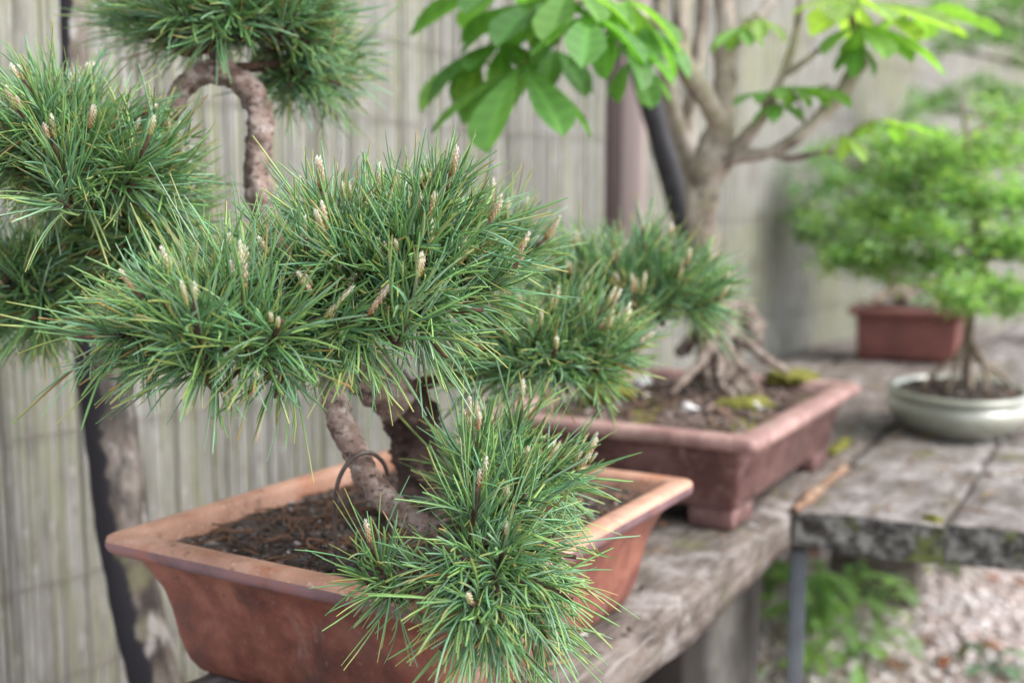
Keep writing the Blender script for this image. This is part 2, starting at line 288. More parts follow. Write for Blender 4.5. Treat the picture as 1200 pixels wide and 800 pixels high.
def gravel():
    pal = [(0.62, 0.56, 0.54), (0.68, 0.63, 0.61), (0.50, 0.43, 0.41), (0.76, 0.73, 0.71), (0.38, 0.29, 0.26), (0.66, 0.6, 0.58), (0.54, 0.45, 0.42)]
    def pos(i):
        while True:
            x, y = RNG.uniform(0.1, 2.6), RNG.uniform(1.3, 3.6)
            if y < 1.5+x*1.9: return (x, y, 0.02*noise.noise(Vector((x*2.2, y*2.2, 0)))+0.004)
    v, f, c = rocks(15000, pos, lambda i: RNG.uniform(.004, .011), lambda i: np.array(pal[RNG.integers(len(pal))])*RNG.uniform(.75, 1.1), 0.6)
    o = link('gravel', arr_mesh('gravel', v, f, c, STONE, False)); tag(o, 'pale pinkish gravel and stone chips covering the ground', None, None, 'stuff')
    # fallen leaves
    mb = MB()
    for i in range(420):
        x, y, z = pos(i); a = random.uniform(0, 6.28); L = random.uniform(.012, .03); z += .012
        u = Vector((math.cos(a), math.sin(a), random.uniform(-.3, .3)))*L; v_ = Vector((-math.sin(a), math.cos(a), random.uniform(-.4, .4)))*L*.45; p = Vector((x, y, z))
        k = random.uniform(.5, 1.3); col = random.choice([(0.16*k, 0.075*k, 0.04*k), (0.22*k, 0.12*k, 0.07*k), (0.10*k, 0.055*k, 0.04*k), (0.28*k, 0.10*k, 0.04*k)])
        mb.add([p-u, p+v_, p+u, p-v_, p+Vector((0, 0, L*.3))], [(0, 1, 4), (1, 2, 4), (2, 3, 4), (3, 0, 4)], col)
    tag(mb.build('leaf_litter', CHIP), 'dead brown leaves scattered over the gravel', None, None, 'stuff')
gravel()

# ------------------------------------------------------------------ reed fence
FA = at(60, 500, 1.15); FA = Vector((FA.x, FA.y, 0)); FDIR = Vector((math.sin(R(38.1)), math.cos(R(38.1)), 0)); FN = Vector((FDIR.y, -FDIR.x, 0))
def fence():
    root = thing('reed_fence', FA-FDIR*0.42, 'weathered grey split-reed fence bound with sagging wires behind all the pots', 'fence')
    H = 1.85; NF = 300; step = 0.0066
    meshes = []
    for k in range(10):
        mb = MB(); r = random.uniform(.0035, .0043); n = 8; sides = 5; V = []; F = []
        ph = random.uniform(0, 9)
        for i in range(n+1):
            z = H*i/n; ox = 0.0035*noise.noise(Vector((ph, z*1.7, 0))); oy = 0.003*noise.noise(Vector((ph, z*1.7, 5)))
            for q in range(sides):
                a = 2*math.pi*q/sides+ph; V.append((ox+r*math.cos(a)*1.05, oy*.3+r*.5*math.sin(a), z))
        for i in range(n):
            for q in range(sides): F.append((i*sides+q, i*sides+(q+1) % sides, (i+1)*sides+(q+1) % sides, (i+1)*sides+q))
        mb.add(V, F); meshes.append(mb.mesh('reed', REED))
    rz = math.atan2(FDIR.y, FDIR.x)
    for i in range(NF):
        o = link('reed', random.choice(meshes), root); p = FDIR*(i*step+random.uniform(-.0015, .0015))+FN*random.uniform(-.0004, .0004)
        o.location = (p.x, p.y, random.uniform(-.01, .0)); o.rotation_euler = (random.uniform(-.002, .002), random.uniform(-.004, .004), rz); o.scale = (random.uniform(.85, 1.25), 1, random.uniform(.99, 1.03))
    # everything past the 300 nearest, and the second layer of reeds behind
    mb = MB(); L = 5.6
    def reed(t, off, r):
        V = []; F = []; n = 5; b = FA-FDIR*0.42+FDIR*t+FN*off
        for i in range(n+1):
            z = H*i/n; ox = 0.004*noise.noise(Vector((t*90, z*1.7, off*300)))
            for q in range(4):
                a = math.pi/4+math.pi/2*q; V.append(b+FDIR*(ox+r*math.cos(a))+FN*r*.5*math.sin(a)+Vector((0, 0, z)))
        for i in range(n):
            for q in range(4): F.append((i*4+q, i*4+(q+1) % 4, (i+1)*4+(q+1) % 4, (i+1)*4+q))
        return V, F
    t = NF*step
    while t < L:
        V, F = reed(t+random.uniform(-.001, .001), random.uniform(-.0005, .0005), random.uniform(.0036, .0052)); k = random.uniform(.6, 1.25); mb.add(V, F); t += step
    t = -.003
    while t < L:
        V, F = reed(t+random.uniform(-.001, .001), -.0045, .0062); mb.add(V, F); t += .0074
    m = mb.build('reeds', REED, root); m['kind'] = 'stuff'
    for k in range(13):                                # binding wires, slack between their ties
        z0 = 0.05+0.125*k+random.uniform(-.02, .02); mb = MB(); P = []; x = 0
        while x < L:
            P.append(FA-FDIR*0.42+FDIR*x+FN*.0075+Vector((0, 0, z0+.012*noise.noise(Vector((x*3.1, k*3.3, 0)))+.004*math.sin(x*9+k)))); x += .07
        tube(mb, P, [.0008]*2, len(P)*2, 5); mb.build('wire', WIRE, root)
fence()

# ------------------------------------------------------------------ posts and poles by the fence
def stake():
    P = [at(86, -60, 1.06), at(88, 60, 1.06), at(98, 250, 1.06), at(121, 440, 1.05), at(137, 560, 1.04), at(150, 660, 1.03), at(182, 800, 1.0), at(225, 980, .98)]
    q = at(225, 980, .98); d = (q-P[-2]).normalized(); P.append(q+d*(q.z/-d.z) if d.z < 0 else q)
    root = thing('wooden_stake', (P[-1].x, P[-1].y, 0), 'leaning round stake, black on one side, grey-brown on the other, against the reeds', 'stake')
    mb = MB(); pts = P; rad = [.012, .013, .02, .0245, .0245, .0235, .0235, .026, .028]
    tube(mb, pts, rad, 90, 24, .10, 25)
    pc = spline(pts, 90); side = Vector((-1, -.12, 0)).normalized()     # mask: black down the left side, grey-brown on the right
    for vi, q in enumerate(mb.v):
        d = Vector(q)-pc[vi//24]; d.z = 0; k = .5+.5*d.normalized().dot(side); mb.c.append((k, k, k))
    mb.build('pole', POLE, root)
stake()
def post():
    b = at(706, 300, 2.0); root = thing('timber_post', (b.x, b.y, 0), 'dark brown square timber post with a pale bare side, standing against the reeds', 'post', -R(10))
    mb = MB(); box(mb, (0, 0, .9), (.062, .06, 1.8), 0, .004); mb.build('beam', POSTM, root, False)
    mb = MB(); box(mb, (.0525, .0, .9), (.041, .052, 1.8), 0, .004); mb.build('batten', POSTL, root, False)
post()
def pole():
    P = [at(735, 30, 1.74), at(757, 100, 1.72), at(782, 185, 1.7), at(803, 262, 1.68), at(818, 330, 1.66), at(832, 400, 1.64)]
    d = (P[-1]-P[-2]).normalized(); end = P[-1]+d*((P[-1].z-BZ-.02)/-d.z); P[-1] = end
    root = thing('bamboo_prop', end, 'slender black leaning pole between the square post and the chestnut trunk', 'pole')
    mb = MB(); tube(mb, P, [.013, .019, .021, .021, .020, .02], 40, 16, .08, 20); mb.build('pole', POLE_BLACK, root)
pole()

# ------------------------------------------------------------------ benches
def board(root, s0, s1, f0, f1, ztop, th, mat, rough=.003, edge=.004, name='plank', end=None, tilt=0, skew=0):
    """one weathered board: its own object, local y along the grain"""
    L = s1-s0; W = f1-f0; ns = max(8, int(L/.022)); c = E_*((s0+s1)/2)+F_*((f0+f1)/2)
    prof = []; b = .004; nw = 14
    for k in range(nw+1): prof.append((-W/2+W*k/nw, 0))
    for k in range(1, 4): prof.append((W/2, -th*k/3))
    for k in range(1, nw+1): prof.append((W/2-W*k/nw, -th))
    for k in range(1, 3): prof.append((-W/2, -th+th*k/3))
    n = len(prof); V = []; F = []; sd_ = random.uniform(0, 50)
    for i in range(ns+1):
        y = -L/2+L*i/ns
        for (x, z) in prof:
            q = Vector((x*9+sd_, y*3.2, z*12)); ed = max(0, (abs(x)-W/2+.009)/.009)
            dz = rough*noise.noise(q)+rough*.6*noise.noise(Vector((x*45+sd_, y*4, 0))); dx = edge*ed*(noise.noise(Vector((y*11+sd_, z*30, 3)))+.6*noise.noise(Vector((y*37, z*50, sd_))))
            rz_ = -edge*.55*ed*(1+noise.noise(Vector((y*14, sd_, x*20)))) if z == 0 else 0
            V.append((x+dx*(1 if x > 0 else -1), y+skew*(x+W/2)*(1-i/ns)+(edge*1.2*noise.noise(Vector((x*30, z*40, sd_))) if i in (0, ns) else 0), z+dz+rz_+tilt*x))
    for i in range(ns):
        for k in range(n): F.append((i*n+(k+1) % n, i*n+k, (i+1)*n+k, (i+1)*n+(k+1) % n))
    mb = MB(); mb.add(V, F); mb.add(V[:n], [tuple(range(n))], None, 1); mb.add(V[-n:], [tuple(range(n))[::-1]], None, 1)
    me = mb.mesh(name, [mat, end or mat], None, True)
    o = link(name, me, root); p = c+Vector((0, 0, ztop)); q = p-root.location
    o.location = q; o.rotation_euler = (0, 0, -YAW); return o
s_end, f_edge = sf(on(924, 600, BZ)); f_left = sf(on(220, 797, BZ))[1]-.004; s_far = sf(on(935, 601, BZ))[0]
near = thing('plant_bench', E_*.6+F_*((f_edge+f_left)/2), 'low weathered grey plank bench with a ragged edge, carrying the two brown rectangular pots', 'bench')
board(near, -.15, 3.4, f_left, f_edge-.001, BZ, .044, WOOD, .0030, .0055)
board(near, 1.05, 3.6, f_left-.205, f_left-.006, BZ-.002, .04, WOOD, .004, .006)
for s in (.30, 2.35):
    mb = MB(); c = E_*s+F_*((f_edge+f_left)/2); box(mb, (0, 0, (BZ-.045)/2), (.18, .09, BZ-.046), 0, .006)
    o = link('trestle_or_shade_box', mb.mesh('trestle_or_shade_box', WOOD), near); o.location = c-near.location; o.rotation_euler = (0, 0, -YAW)
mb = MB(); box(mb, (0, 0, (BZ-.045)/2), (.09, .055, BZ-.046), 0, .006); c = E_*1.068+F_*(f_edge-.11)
o = link('trestle_or_shade_box', mb.mesh('trestle_or_shade_box', SHADE_DARK), near); o.location = c-near.location; o.rotation_euler = (0, 0, -YAW)  # added box: its dark colour paints the shade beneath the bench
far = thing('plant_bench', E_*(s_far+.4)+F_*(f_edge+.3), 'broad plank bench with a mossy lichened end on steel legs, carrying the pale bowl', 'bench')
fx = f_edge+.006
s_r, f_r = sf(on(1200, 627, BZ)); SK = (s_r-s_far)/(f_r-f_edge)       # the bench end is not sawn square
for k, wd in enumerate((.152, .148)):
    board(far, s_far+SK*(fx-f_edge)+random.uniform(-.001, .001), s_far+2.9, fx, fx+wd+.0005, BZ+.001+.0015*(k % 2), .040, WOOD_FAR, .0025, .004, end=END, skew=SK); fx += wd
o = board(far, s_far+.012, s_far+.25, f_edge-.003, f_edge+.010, BZ+.0045, .044, ROT, .003, .006, name='splinter'); o['label'] = 'crumbling orange strip of rotten wood along the edge'
for (s, f) in ((s_far+.035, f_edge+.003), (s_far+.2, f_edge+.285), (s_far+2.6, f_edge+.03), (s_far+2.6, f_edge+.285)):
    mb = MB(); h = BZ-.05; box(mb, (0, 0, h/2), (.018, .018, h), 0, .0015)
    o = link('leg', mb.mesh('leg', STEEL), far); o.location = E_*s+F_*f-far.location; o.rotation_euler = (0, 0, -YAW+.25)
mb = MB(); box(mb, (0, 0, (BZ-.047)/2), (.09, .17, BZ-.048), 0, .012); c = E_*1.195+F_*(f_edge-.10)
o = mb.build('concrete_block', CONC, None); o.location = c; o.rotation_euler = (0, 0, -YAW); tag(o, 'stained grey concrete support block under the ragged bench edge', 'block')

# ------------------------------------------------------------------ pots
def soil_patch(name, label, hx, hy, z, loc, rz, mat, amp, chips, sx=1, pal=None, mound=0.0, oval=False, csize=(.0018, .0055)):
    mb = MB(); n = 44; V = []; F = []; idx = {}
    def h(x, y): return z+amp*(noise.noise(Vector((x*60, y*60, z)))+.6*noise.noise(Vector((x*170, y*170, 2))))+mound*max(0, 1-(x*x/(hx*hx)+y*y/(hy*hy)))
    for j in range(n+1):
        for i in range(n+1):
            a, b = -1+2*i/n, -1+2*j/n
            if oval: a, b = a*math.sqrt(1-b*b/2), b*math.sqrt(1-a*a/2)
            V.append((a*hx, b*hy, h(a*hx, b*hy)))
    for j in range(n):
        for i in range(n): F.append((j*(n+1)+i, j*(n+1)+i+1, (j+1)*(n+1)+i+1, (j+1)*(n+1)+i))
    mb.add(V, F); o = mb.build(name, mat, None); o.location = loc; o.rotation_euler = (0, 0, rz); tag(o, label, None, None, 'stuff')
    pal = pal or [(0.07, 0.056, 0.048), (0.12, 0.096, 0.083), (0.035, 0.028, 0.024), (0.17, 0.145, 0.13), (0.11, 0.078, 0.064), (0.32, 0.29, 0.27)]
    mb = MB()
    for i in range(chips):
        while True:
            x, y = random.uniform(-hx, hx)*.97, random.uniform(-hy, hy)*.97
            if not oval or (x/hx)**2+(y/hy)**2 < .93: break
        Lc = random.uniform(*csize); a = random.uniform(0, 6.28); k = random.uniform(.7, 1.3); col = tuple(k*q for q in random.choices(pal, [5, 5, 4, 3, 3, .7])[0])
        M3 = Matrix.Rotation(a, 3, 'Z')@Matrix.Rotation(random.uniform(-.6, .6), 3, 'X')@Matrix.Rotation(random.uniform(-.6, .6), 3, 'Y'); p = Vector((x, y, h(x, y)+Lc*.2))
        e = random.uniform(.6, 1.8); cs = [Vector((sx_*Lc*e, sy*Lc*.6, sz*Lc*random.uniform(.2, .6))) for sx_ in (-1, 1) for sy in (-1, 1) for sz in (-1, 1)]
        mb.add([p+M3@(q*random.uniform(.75, 1.15)) for q in cs], [(0, 1, 3, 2), (4, 6, 7, 5), (0, 4, 5, 1), (2, 3, 7, 6), (0, 2, 6, 4), (1, 5, 7, 3)], col)
    for i in range(chips//9):                            # rootlets and dead needles
        x, y = random.uniform(-hx, hx)*.9, random.uniform(-hy, hy)*.9
        if oval and (x/hx)**2+(y/hy)**2 > .8: continue
        a = random.uniform(0, 6.28); Lc = random.uniform(.012, .04); P = []
        for t in (0, .35, .7, 1): P.append(Vector((x+math.cos(a)*Lc*t, y+math.sin(a)*Lc*t, h(x+math.cos(a)*Lc*t, y+math.sin(a)*Lc*t)+.0015+.004*math.sin(t*3)*random.random()))); a += random.uniform(-.5, .5)
        k = random.uniform(.6, 1.3); tube(mb, P, [.0008, .0006, .0004], 5, 4, col=random.choice([(0.16*k, 0.09*k, 0.055*k), (0.10*k, 0.06*k, 0.04*k), (0.2*k, 0.1*k, 0.06*k)]))
    o = mb.build('soil_litter', CHIP, None, smooth=False); o.location = loc; o.rotation_euler = (0, 0, rz); tag(o, label.replace('soil', 'crumbs and rootlets on soil'), None, None, 'stuff')
def ringset(hx, hy, prof):
    return [rr_ring(hx-i, hy-i, r, z, 6, 6) for (i, z, r) in prof]
def tall(prof): return [(i, z*1.2 if z < .07 else z+.014, r) for (i, z, r) in prof]
# pot 1: flared terracotta, nearest
Y1 = R(30.65); H1 = RIM-BZ
p1 = thing('bonsai_pot', (-.0651, .8267, BZ), 'flared terracotta rectangular pot with a bluish lip, holding the pine', 'pot', -Y1)
hx, hy = .146, .1812
mb = MB(); loft(mb, ringset(hx, hy, tall([(.055, .002, .01), (.046, .0, .01), (.041, .0035, .01), (.0365, .010, .011), (.0315, .024, .012), (.0285, .040, .013), (.0245, .053, .014), (.0185, .0645, .014), (.0128, .0735, .014)])), warp=.0012, cap0=True)
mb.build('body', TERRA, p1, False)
mb = MB(); loft(mb, ringset(hx, hy, tall([(.0130, .0728, .013), (.0115, .0742, .013), (.0080, .0752, .011), (.0035, .0765, .009), (.0010, .0788, .0075), (.0, .082, .007), (.0003, .0855, .007)])), warp=.0012)
mb.build('lip', TERRA_EDGE, p1, False)
mb = MB(); loft(mb, ringset(hx, hy, tall([(.0003, .0855, .007), (.0010, .0886, .007), (.0032, .09, .007), (.008, .0905, .007), (.0145, .0903, .007), (.0172, .0892, .007), (.0190, .086, .007), (.0205, .0735, .007)])), warp=.0012)
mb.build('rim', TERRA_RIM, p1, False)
soil_patch('soil', 'dark crumbly soil in the flared terracotta pot', hx-.0200, hy-.0200, .0905, p1.location, -Y1, SOIL, .0026, 3400, mound=.006, csize=(.0006, .0026))
# pot 2: brown clay with feet
Y2 = R(30.2); p2 = thing('bonsai_pot', (.2039, 1.3307, BZ), 'dark brown rectangular pot on corner feet with a pink-brown rim, under the chestnut', 'pot', -Y2)
hx2, hy2 = .165, .2172
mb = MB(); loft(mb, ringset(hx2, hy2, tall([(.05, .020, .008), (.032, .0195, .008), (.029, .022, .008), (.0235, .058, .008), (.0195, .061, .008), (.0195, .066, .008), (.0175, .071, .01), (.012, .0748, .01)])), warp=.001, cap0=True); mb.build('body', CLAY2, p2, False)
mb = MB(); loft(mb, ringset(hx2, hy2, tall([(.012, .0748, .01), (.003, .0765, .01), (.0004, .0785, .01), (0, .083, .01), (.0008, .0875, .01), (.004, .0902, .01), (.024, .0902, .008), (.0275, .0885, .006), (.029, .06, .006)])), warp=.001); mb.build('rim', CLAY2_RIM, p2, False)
for sx in (-1, 1):
    for sy in (-1, 1):
        mb = MB(); box(mb, (sx*(hx2-.058), sy*(hy2-.065), .0122), (.05, .064, .0244), 0, .003); mb.build('foot', CLAY2, p2, False)
soil_patch('soil', 'gritty brown soil with moss in the dark brown rectangular pot', hx2-.029, hy2-.029, .090, p2.location, -Y2, SOIL2, .004, 1500, mound=.022, csize=(.0015, .005),
           pal=[(0.09, 0.065, 0.055), (0.15, 0.11, 0.095), (0.05, 0.037, 0.03), (0.2, 0.155, 0.14), (0.16, 0.105, 0.075), (0.42, 0.37, 0.35)])
# pot 3: red clay at the back
Y3 = R(27); b3 = on(1060, 426, BZ); p3c = Vector((b3.x, b3.y, BZ))+Vector((math.sin(Y3), math.cos(Y3), 0))*.075
p3 = thing('bonsai_pot', p3c, 'small deep red clay rectangular pot behind the pale bowl', 'pot', -Y3); hx3, hy3 = .122, .093
mb = MB(); loft(mb, ringset(hx3, hy3, [(.03, .008, .006), (.022, .008, .006), (.0205, .012, .006), (.0165, .085, .006), (.0165, .098, .006), (.012, .101, .008)]), cap0=True, warp=.001); mb.build('body', CLAY3, p3, False)
mb = MB(); loft(mb, ringset(hx3, hy3, [(.012, .101, .008), (.002, .103, .008), (0, .106, .008), (0, .115, .008), (.003, .118, .008), (.016, .118, .006), (.02, .115, .005), (.022, .09, .005)]), warp=.001); mb.build('rim', CLAY3, p3, False)
for sx in (-1, 1):
    for sy in (-1, 1):
        mb = MB(); box(mb, (sx*(hx3-.045), sy*(hy3-.04), .0045), (.04, .03, .009), 0, .002); mb.build('foot', CLAY3, p3, False)
soil_patch('soil', 'brown soil in the small red clay pot', hx3-.0215, hy3-.0215, .108, p3c, -Y3, SOIL2, .002, 200, mound=.012)
# bowl
bc = at(1123, 448, 1.645); bl = Vector((bc.x, bc.y, BZ+.001)); bowl = thing('bonsai_bowl', bl, 'pale celadon glazed oval bowl on the broad bench, holding the small-leaved tree', 'bowl', -R(14))
def oval(rx, ry, z, n=48): return [(rx*math.cos(2*math.pi*k/n), ry*math.sin(2*math.pi*k/n), z) for k in range(n)]
RX, RY = .101, .138
mb = MB(); loft(mb, [oval(RX-o, RY-o, z) for (o, z) in [(.055, .003), (.036, .003), (.034, 0), (.031, 0), (.029, .004), (.019, .010), (.008, .019), (.001, .030), (-.001, .038), (.001, .045), (.0055, .0505), (.0075, .0525)]], cap0=True); mb.build('body', GLAZE, bowl, False)
mb = MB(); loft(mb, [oval(RX-o, RY-o, z) for (o, z) in [(.0075, .0525), (.004, .054), (.001, .0565), (.0005, .0605), (.003, .0635), (.008, .0645), (.012, .063), (.0135, .058), (.015, .045)]]); mb.build('rim', GLAZE, bowl, False)
soil_patch('soil', 'brown soil in the pale celadon bowl', RX-.0135, RY-.0135, .056, bl, -R(14), SOIL2, .002, 500, mound=.008, oval=True)

# ------------------------------------------------------------------ pine
def bud_mesh(seed):
    rnd = random.Random(seed); mb = MB(); L = rnd.uniform(.010, .021); r0 = rnd.uniform(.0014, .0019)
    n = 9; core = []; cc = []
    def prof(t): return r0*(0.75+0.9*t*(1-t)*1.3)*(1 if t < .75 else max(.12, (1-t)/.25))
    def colr(t, k):
        a, b, c = (0.40, 0.20, 0.06), (0.55, 0.40, 0.26), (0.86, 0.84, 0.81)
        if k: a, b = (0.30, 0.31, 0.07), (0.48, 0.43, 0.22)
        return tuple((a[i]*(1-2*t)+b[i]*2*t) if t < .5 else (b[i]*(2-2*t)+c[i]*(2*t-1)) for i in range(3))
    green = rnd.random() < .45; sides = 8; V = []; F = []
    for i in range(n+1):
        t = i/n
        for q in range(sides): a = 2*math.pi*q/sides; V.append((prof(t)*.8*math.cos(a), prof(t)*.8*math.sin(a), L*t)); cc.append(colr(t*.8, green))
    for i in range(n):
        for q in range(sides): F.append((i*sides+q, i*sides+(q+1) % sides, (i+1)*sides+(q+1) % sides, (i+1)*sides+q))
    F.append(tuple(n*sides+q for q in range(sides))); mb.add(V, F, cc)
    ns = int(46*L/.016)
    for k in range(ns):                                   # bract scales in a spiral
        t = .02+.95*k/ns; a = k*2.39996; r = prof(t); d = Vector((math.cos(a), math.sin(a), 0)); s = Vector((-d.y, d.x, 0)); z = L*t; lw = .0008*(1.1-.5*t); ll = .0028
        b = d*r*.75+Vector((0, 0, z)); m = d*(r+.0007)+Vector((0, 0, z+ll*.55)); e = d*(r*.75+.0006*rnd.random())+Vector((0, 0, z+ll))
        k1 = rnd.uniform(.75, 1.2); c1 = tuple(k1*x for x in colr(t*.75, green)); c2 = tuple(k1*x for x in colr(min(1, t*.7+.25), green)); c3 = tuple(min(.8, k1*x) for x in colr(min(1, t*.6+.46), green))
        mb.add([b-s*lw, b+s*lw, m+s*lw*.9, m-s*lw*.9, e], [(0, 1, 2, 3), (3, 2, 4)], [c1, c1, c2, c2, c3])
    return mb.mesh('bud', BUD)
BUDS = [bud_mesh(k) for k in range(8)]
GREENS = np.array([(0.145, 0.30, 0.095), (0.115, 0.26, 0.105), (0.175, 0.32, 0.10), (0.135, 0.28, 0.15), (0.205, 0.335, 0.10), (0.20, 0.33, 0.20)])
def needles(pos, axis, n, length, spread=1.0, droop=0.25, rng=RNG, shoot=.03, avoid=None, W=.00062):
    """one shoot's pairs of needles as arrays: 7 rings of a 3-sided section each"""
    n2 = n//2; t = np.sort(rng.uniform(0, 1, n2)); ph = np.arange(n2)*2.39996+rng.uniform(0, 6)+rng.normal(0, .3, n2)
    ax = np.array(axis); ax /= np.linalg.norm(ax); ref = np.array([0, 0, 1.]) if abs(ax[2]) < .9 else np.array([1., 0, 0])
    u = np.cross(ax, ref); u /= np.linalg.norm(u); v = np.cross(ax, u)
    th = (np.radians(72)*(1-t)+np.radians(32)*t)*spread+rng.normal(0, .13, n2)
    base = np.array(pos)+ax*((t-1)*shoot)[:, None]
    rad = np.cos(ph)[:, None]*u+np.sin(ph)[:, None]*v
    d = np.cos(th)[:, None]*ax+np.sin(th)[:, None]*rad; base = base+rad*.0013
    d = np.repeat(d, 2, 0); base = np.repeat(base, 2, 0); rad2 = np.repeat(rad, 2, 0); tt = np.repeat(t, 2)
    d = d+rng.normal(0, .075, d.shape); d /= np.linalg.norm(d, axis=1)[:, None]; N = len(d)
    ln = length*rng.uniform(.58, 1.15, N)*(.82+.3*tt*(1-tt)*2)
    bend = -rad2*rng.uniform(-.15, .5, N)[:, None]*.8+ax*rng.uniform(-.05, .5, N)[:, None]+np.array([0, 0, -1])*(droop*rng.uniform(.2, 1.6, N))[:, None]+np.repeat(rng.normal(0, .36, (n2, 3)), 2, 0)+rng.normal(0, .16, (N, 3))
    K = 7; s = np.linspace(0, 1, K)
    P = base[:, None, :]+ln[:, None, None]*(s[None, :, None]*d[:, None, :]+.5*(s**2)[None, :, None]*bend[:, None, :])
    T = d[:, None, :]+s[None, :, None]*bend[:, None, :]; T /= np.linalg.norm(T, axis=2)[..., None]
    rv = rng.normal(0, 1, (N, 1, 3)); A = np.cross(T, np.repeat(rv, K, 1)); A /= np.linalg.norm(A, axis=2)[..., None]; B = np.cross(T, A)
    wd = W*rng.uniform(.8, 1.2, N)[:, None]*np.array([.8, 1, 1, 1, 1, .93, .5])[None, :]
    V = np.stack([P+A*wd[..., None], P-A*wd[..., None]+B*wd[..., None]*.15, P+B*wd[..., None]*.9-A*wd[..., None]*.1], 2)
    ci = rng.integers(0, len(GREENS), N); c0 = GREENS[ci]*rng.uniform(.75, 1.3, N)[:, None]
    yl = rng.random(N); tip = np.where((yl < .30)[:, None], np.array([0.38, 0.38, 0.11]), c0*1.2); tip = np.where((yl < .05)[:, None], np.array([0.45, 0.26, 0.09]), tip)
    dead = yl > .985; c0 = np.where(dead[:, None], np.array([0.32, 0.17, 0.05])*rng.uniform(.6, 1.2, N)[:, None], c0)
    wt = np.array([0, 0, 0, 0, .10, .5, 1.])
    bs = np.array([.35, .05, 0, 0, 0, 0, 0])
    Cc = c0[:, None, :]*(1-wt[None, :, None])+tip[:, None, :]*wt[None, :, None]
    Cc = Cc*(1-bs[None, :, None])+np.array([.16, .17, .06])*bs[None, :, None]
    Cc = np.repeat(Cc[:, :, None, :], 3, 2)
    i0 = (np.arange(N)*K*3)[:, None, None]; k = np.arange(K-1)[None, :, None]; q = np.arange(3)[None, None, :]; q2 = (q+1) % 3
    Q = np.stack([i0+k*3+q, i0+k*3+q2, i0+(k+1)*3+q2, i0+(k+1)*3+q], -1).reshape(-1, 4)
    return V.reshape(-1, 3), Q, Cc.reshape(-1, 3)

pine = thing('pine_bonsai', (-.075, .80, BZ+.078), 'twisted bonsai pine with thick green needle pads and pale candles, in the flared terracotta pot', 'bonsai tree')
PO = np.array(pine.location)
# woody skeleton
A_ = [on(498, 618, RIM-.012)]; zb = A_[0]
fork = at(462, 462, .79)
mb = MB(); tube(mb, [zb+Vector((.0, 0, -.012)), at(500, 585, .795), at(492, 530, .80), at(482, 490, .80), fork], [.030, .021, .0185, .020, .016], 90, 30, .34, 85, rings=.03)
for k in range(7):                                        # root flare
    a = k*.9+.3; P = [zb+Vector((0, 0, .012)), zb+Vector((math.cos(a)*.025, math.sin(a)*.025, .002)), zb+Vector((math.cos(a+.25)*.055, math.sin(a+.25)*.055, -.012))]
    tube(mb, P, [.013, .009, .003], 12, 8, .3, 90)
mb.build('trunk', BARK_SHADED, pine)
mb = MB()
tr = [fork+Vector((.006, 0, -.006)), at(432, 440, .78), at(398, 414, .765), at(372, 372, .775), at(338, 310, .80), at(309, 245, .82), at(303, 190, .825), at(305, 140, .825), at(292, 105, .825), at(262, 86, .825), at(232, 88, .825), at(211, 108, .82), at(203, 132, .815)]
tube(mb, tr, [.017, .0175, .0165, .0145, .0125, .0102, .0098, .0098, .0095, .009, .008, .0075, .006], 230, 28, .26, 120, rings=.018)
mb.build('trunk', BARK, pine)
mb = MB()
tube(mb, [at(402, 425, .762), at(393, 455, .742), at(398, 492, .725), at(416, 528, .715), at(432, 560, .71), at(452, 586, .70), at(480, 606, .685), at(515, 622, .66), at(545, 640, .63)], [.013, .0095, .0088, .0088, .0085, .0085, .0078, .0062, .005], 170, 24, .26, 130, rings=.03)
mb.build('branch', BARK, pine)

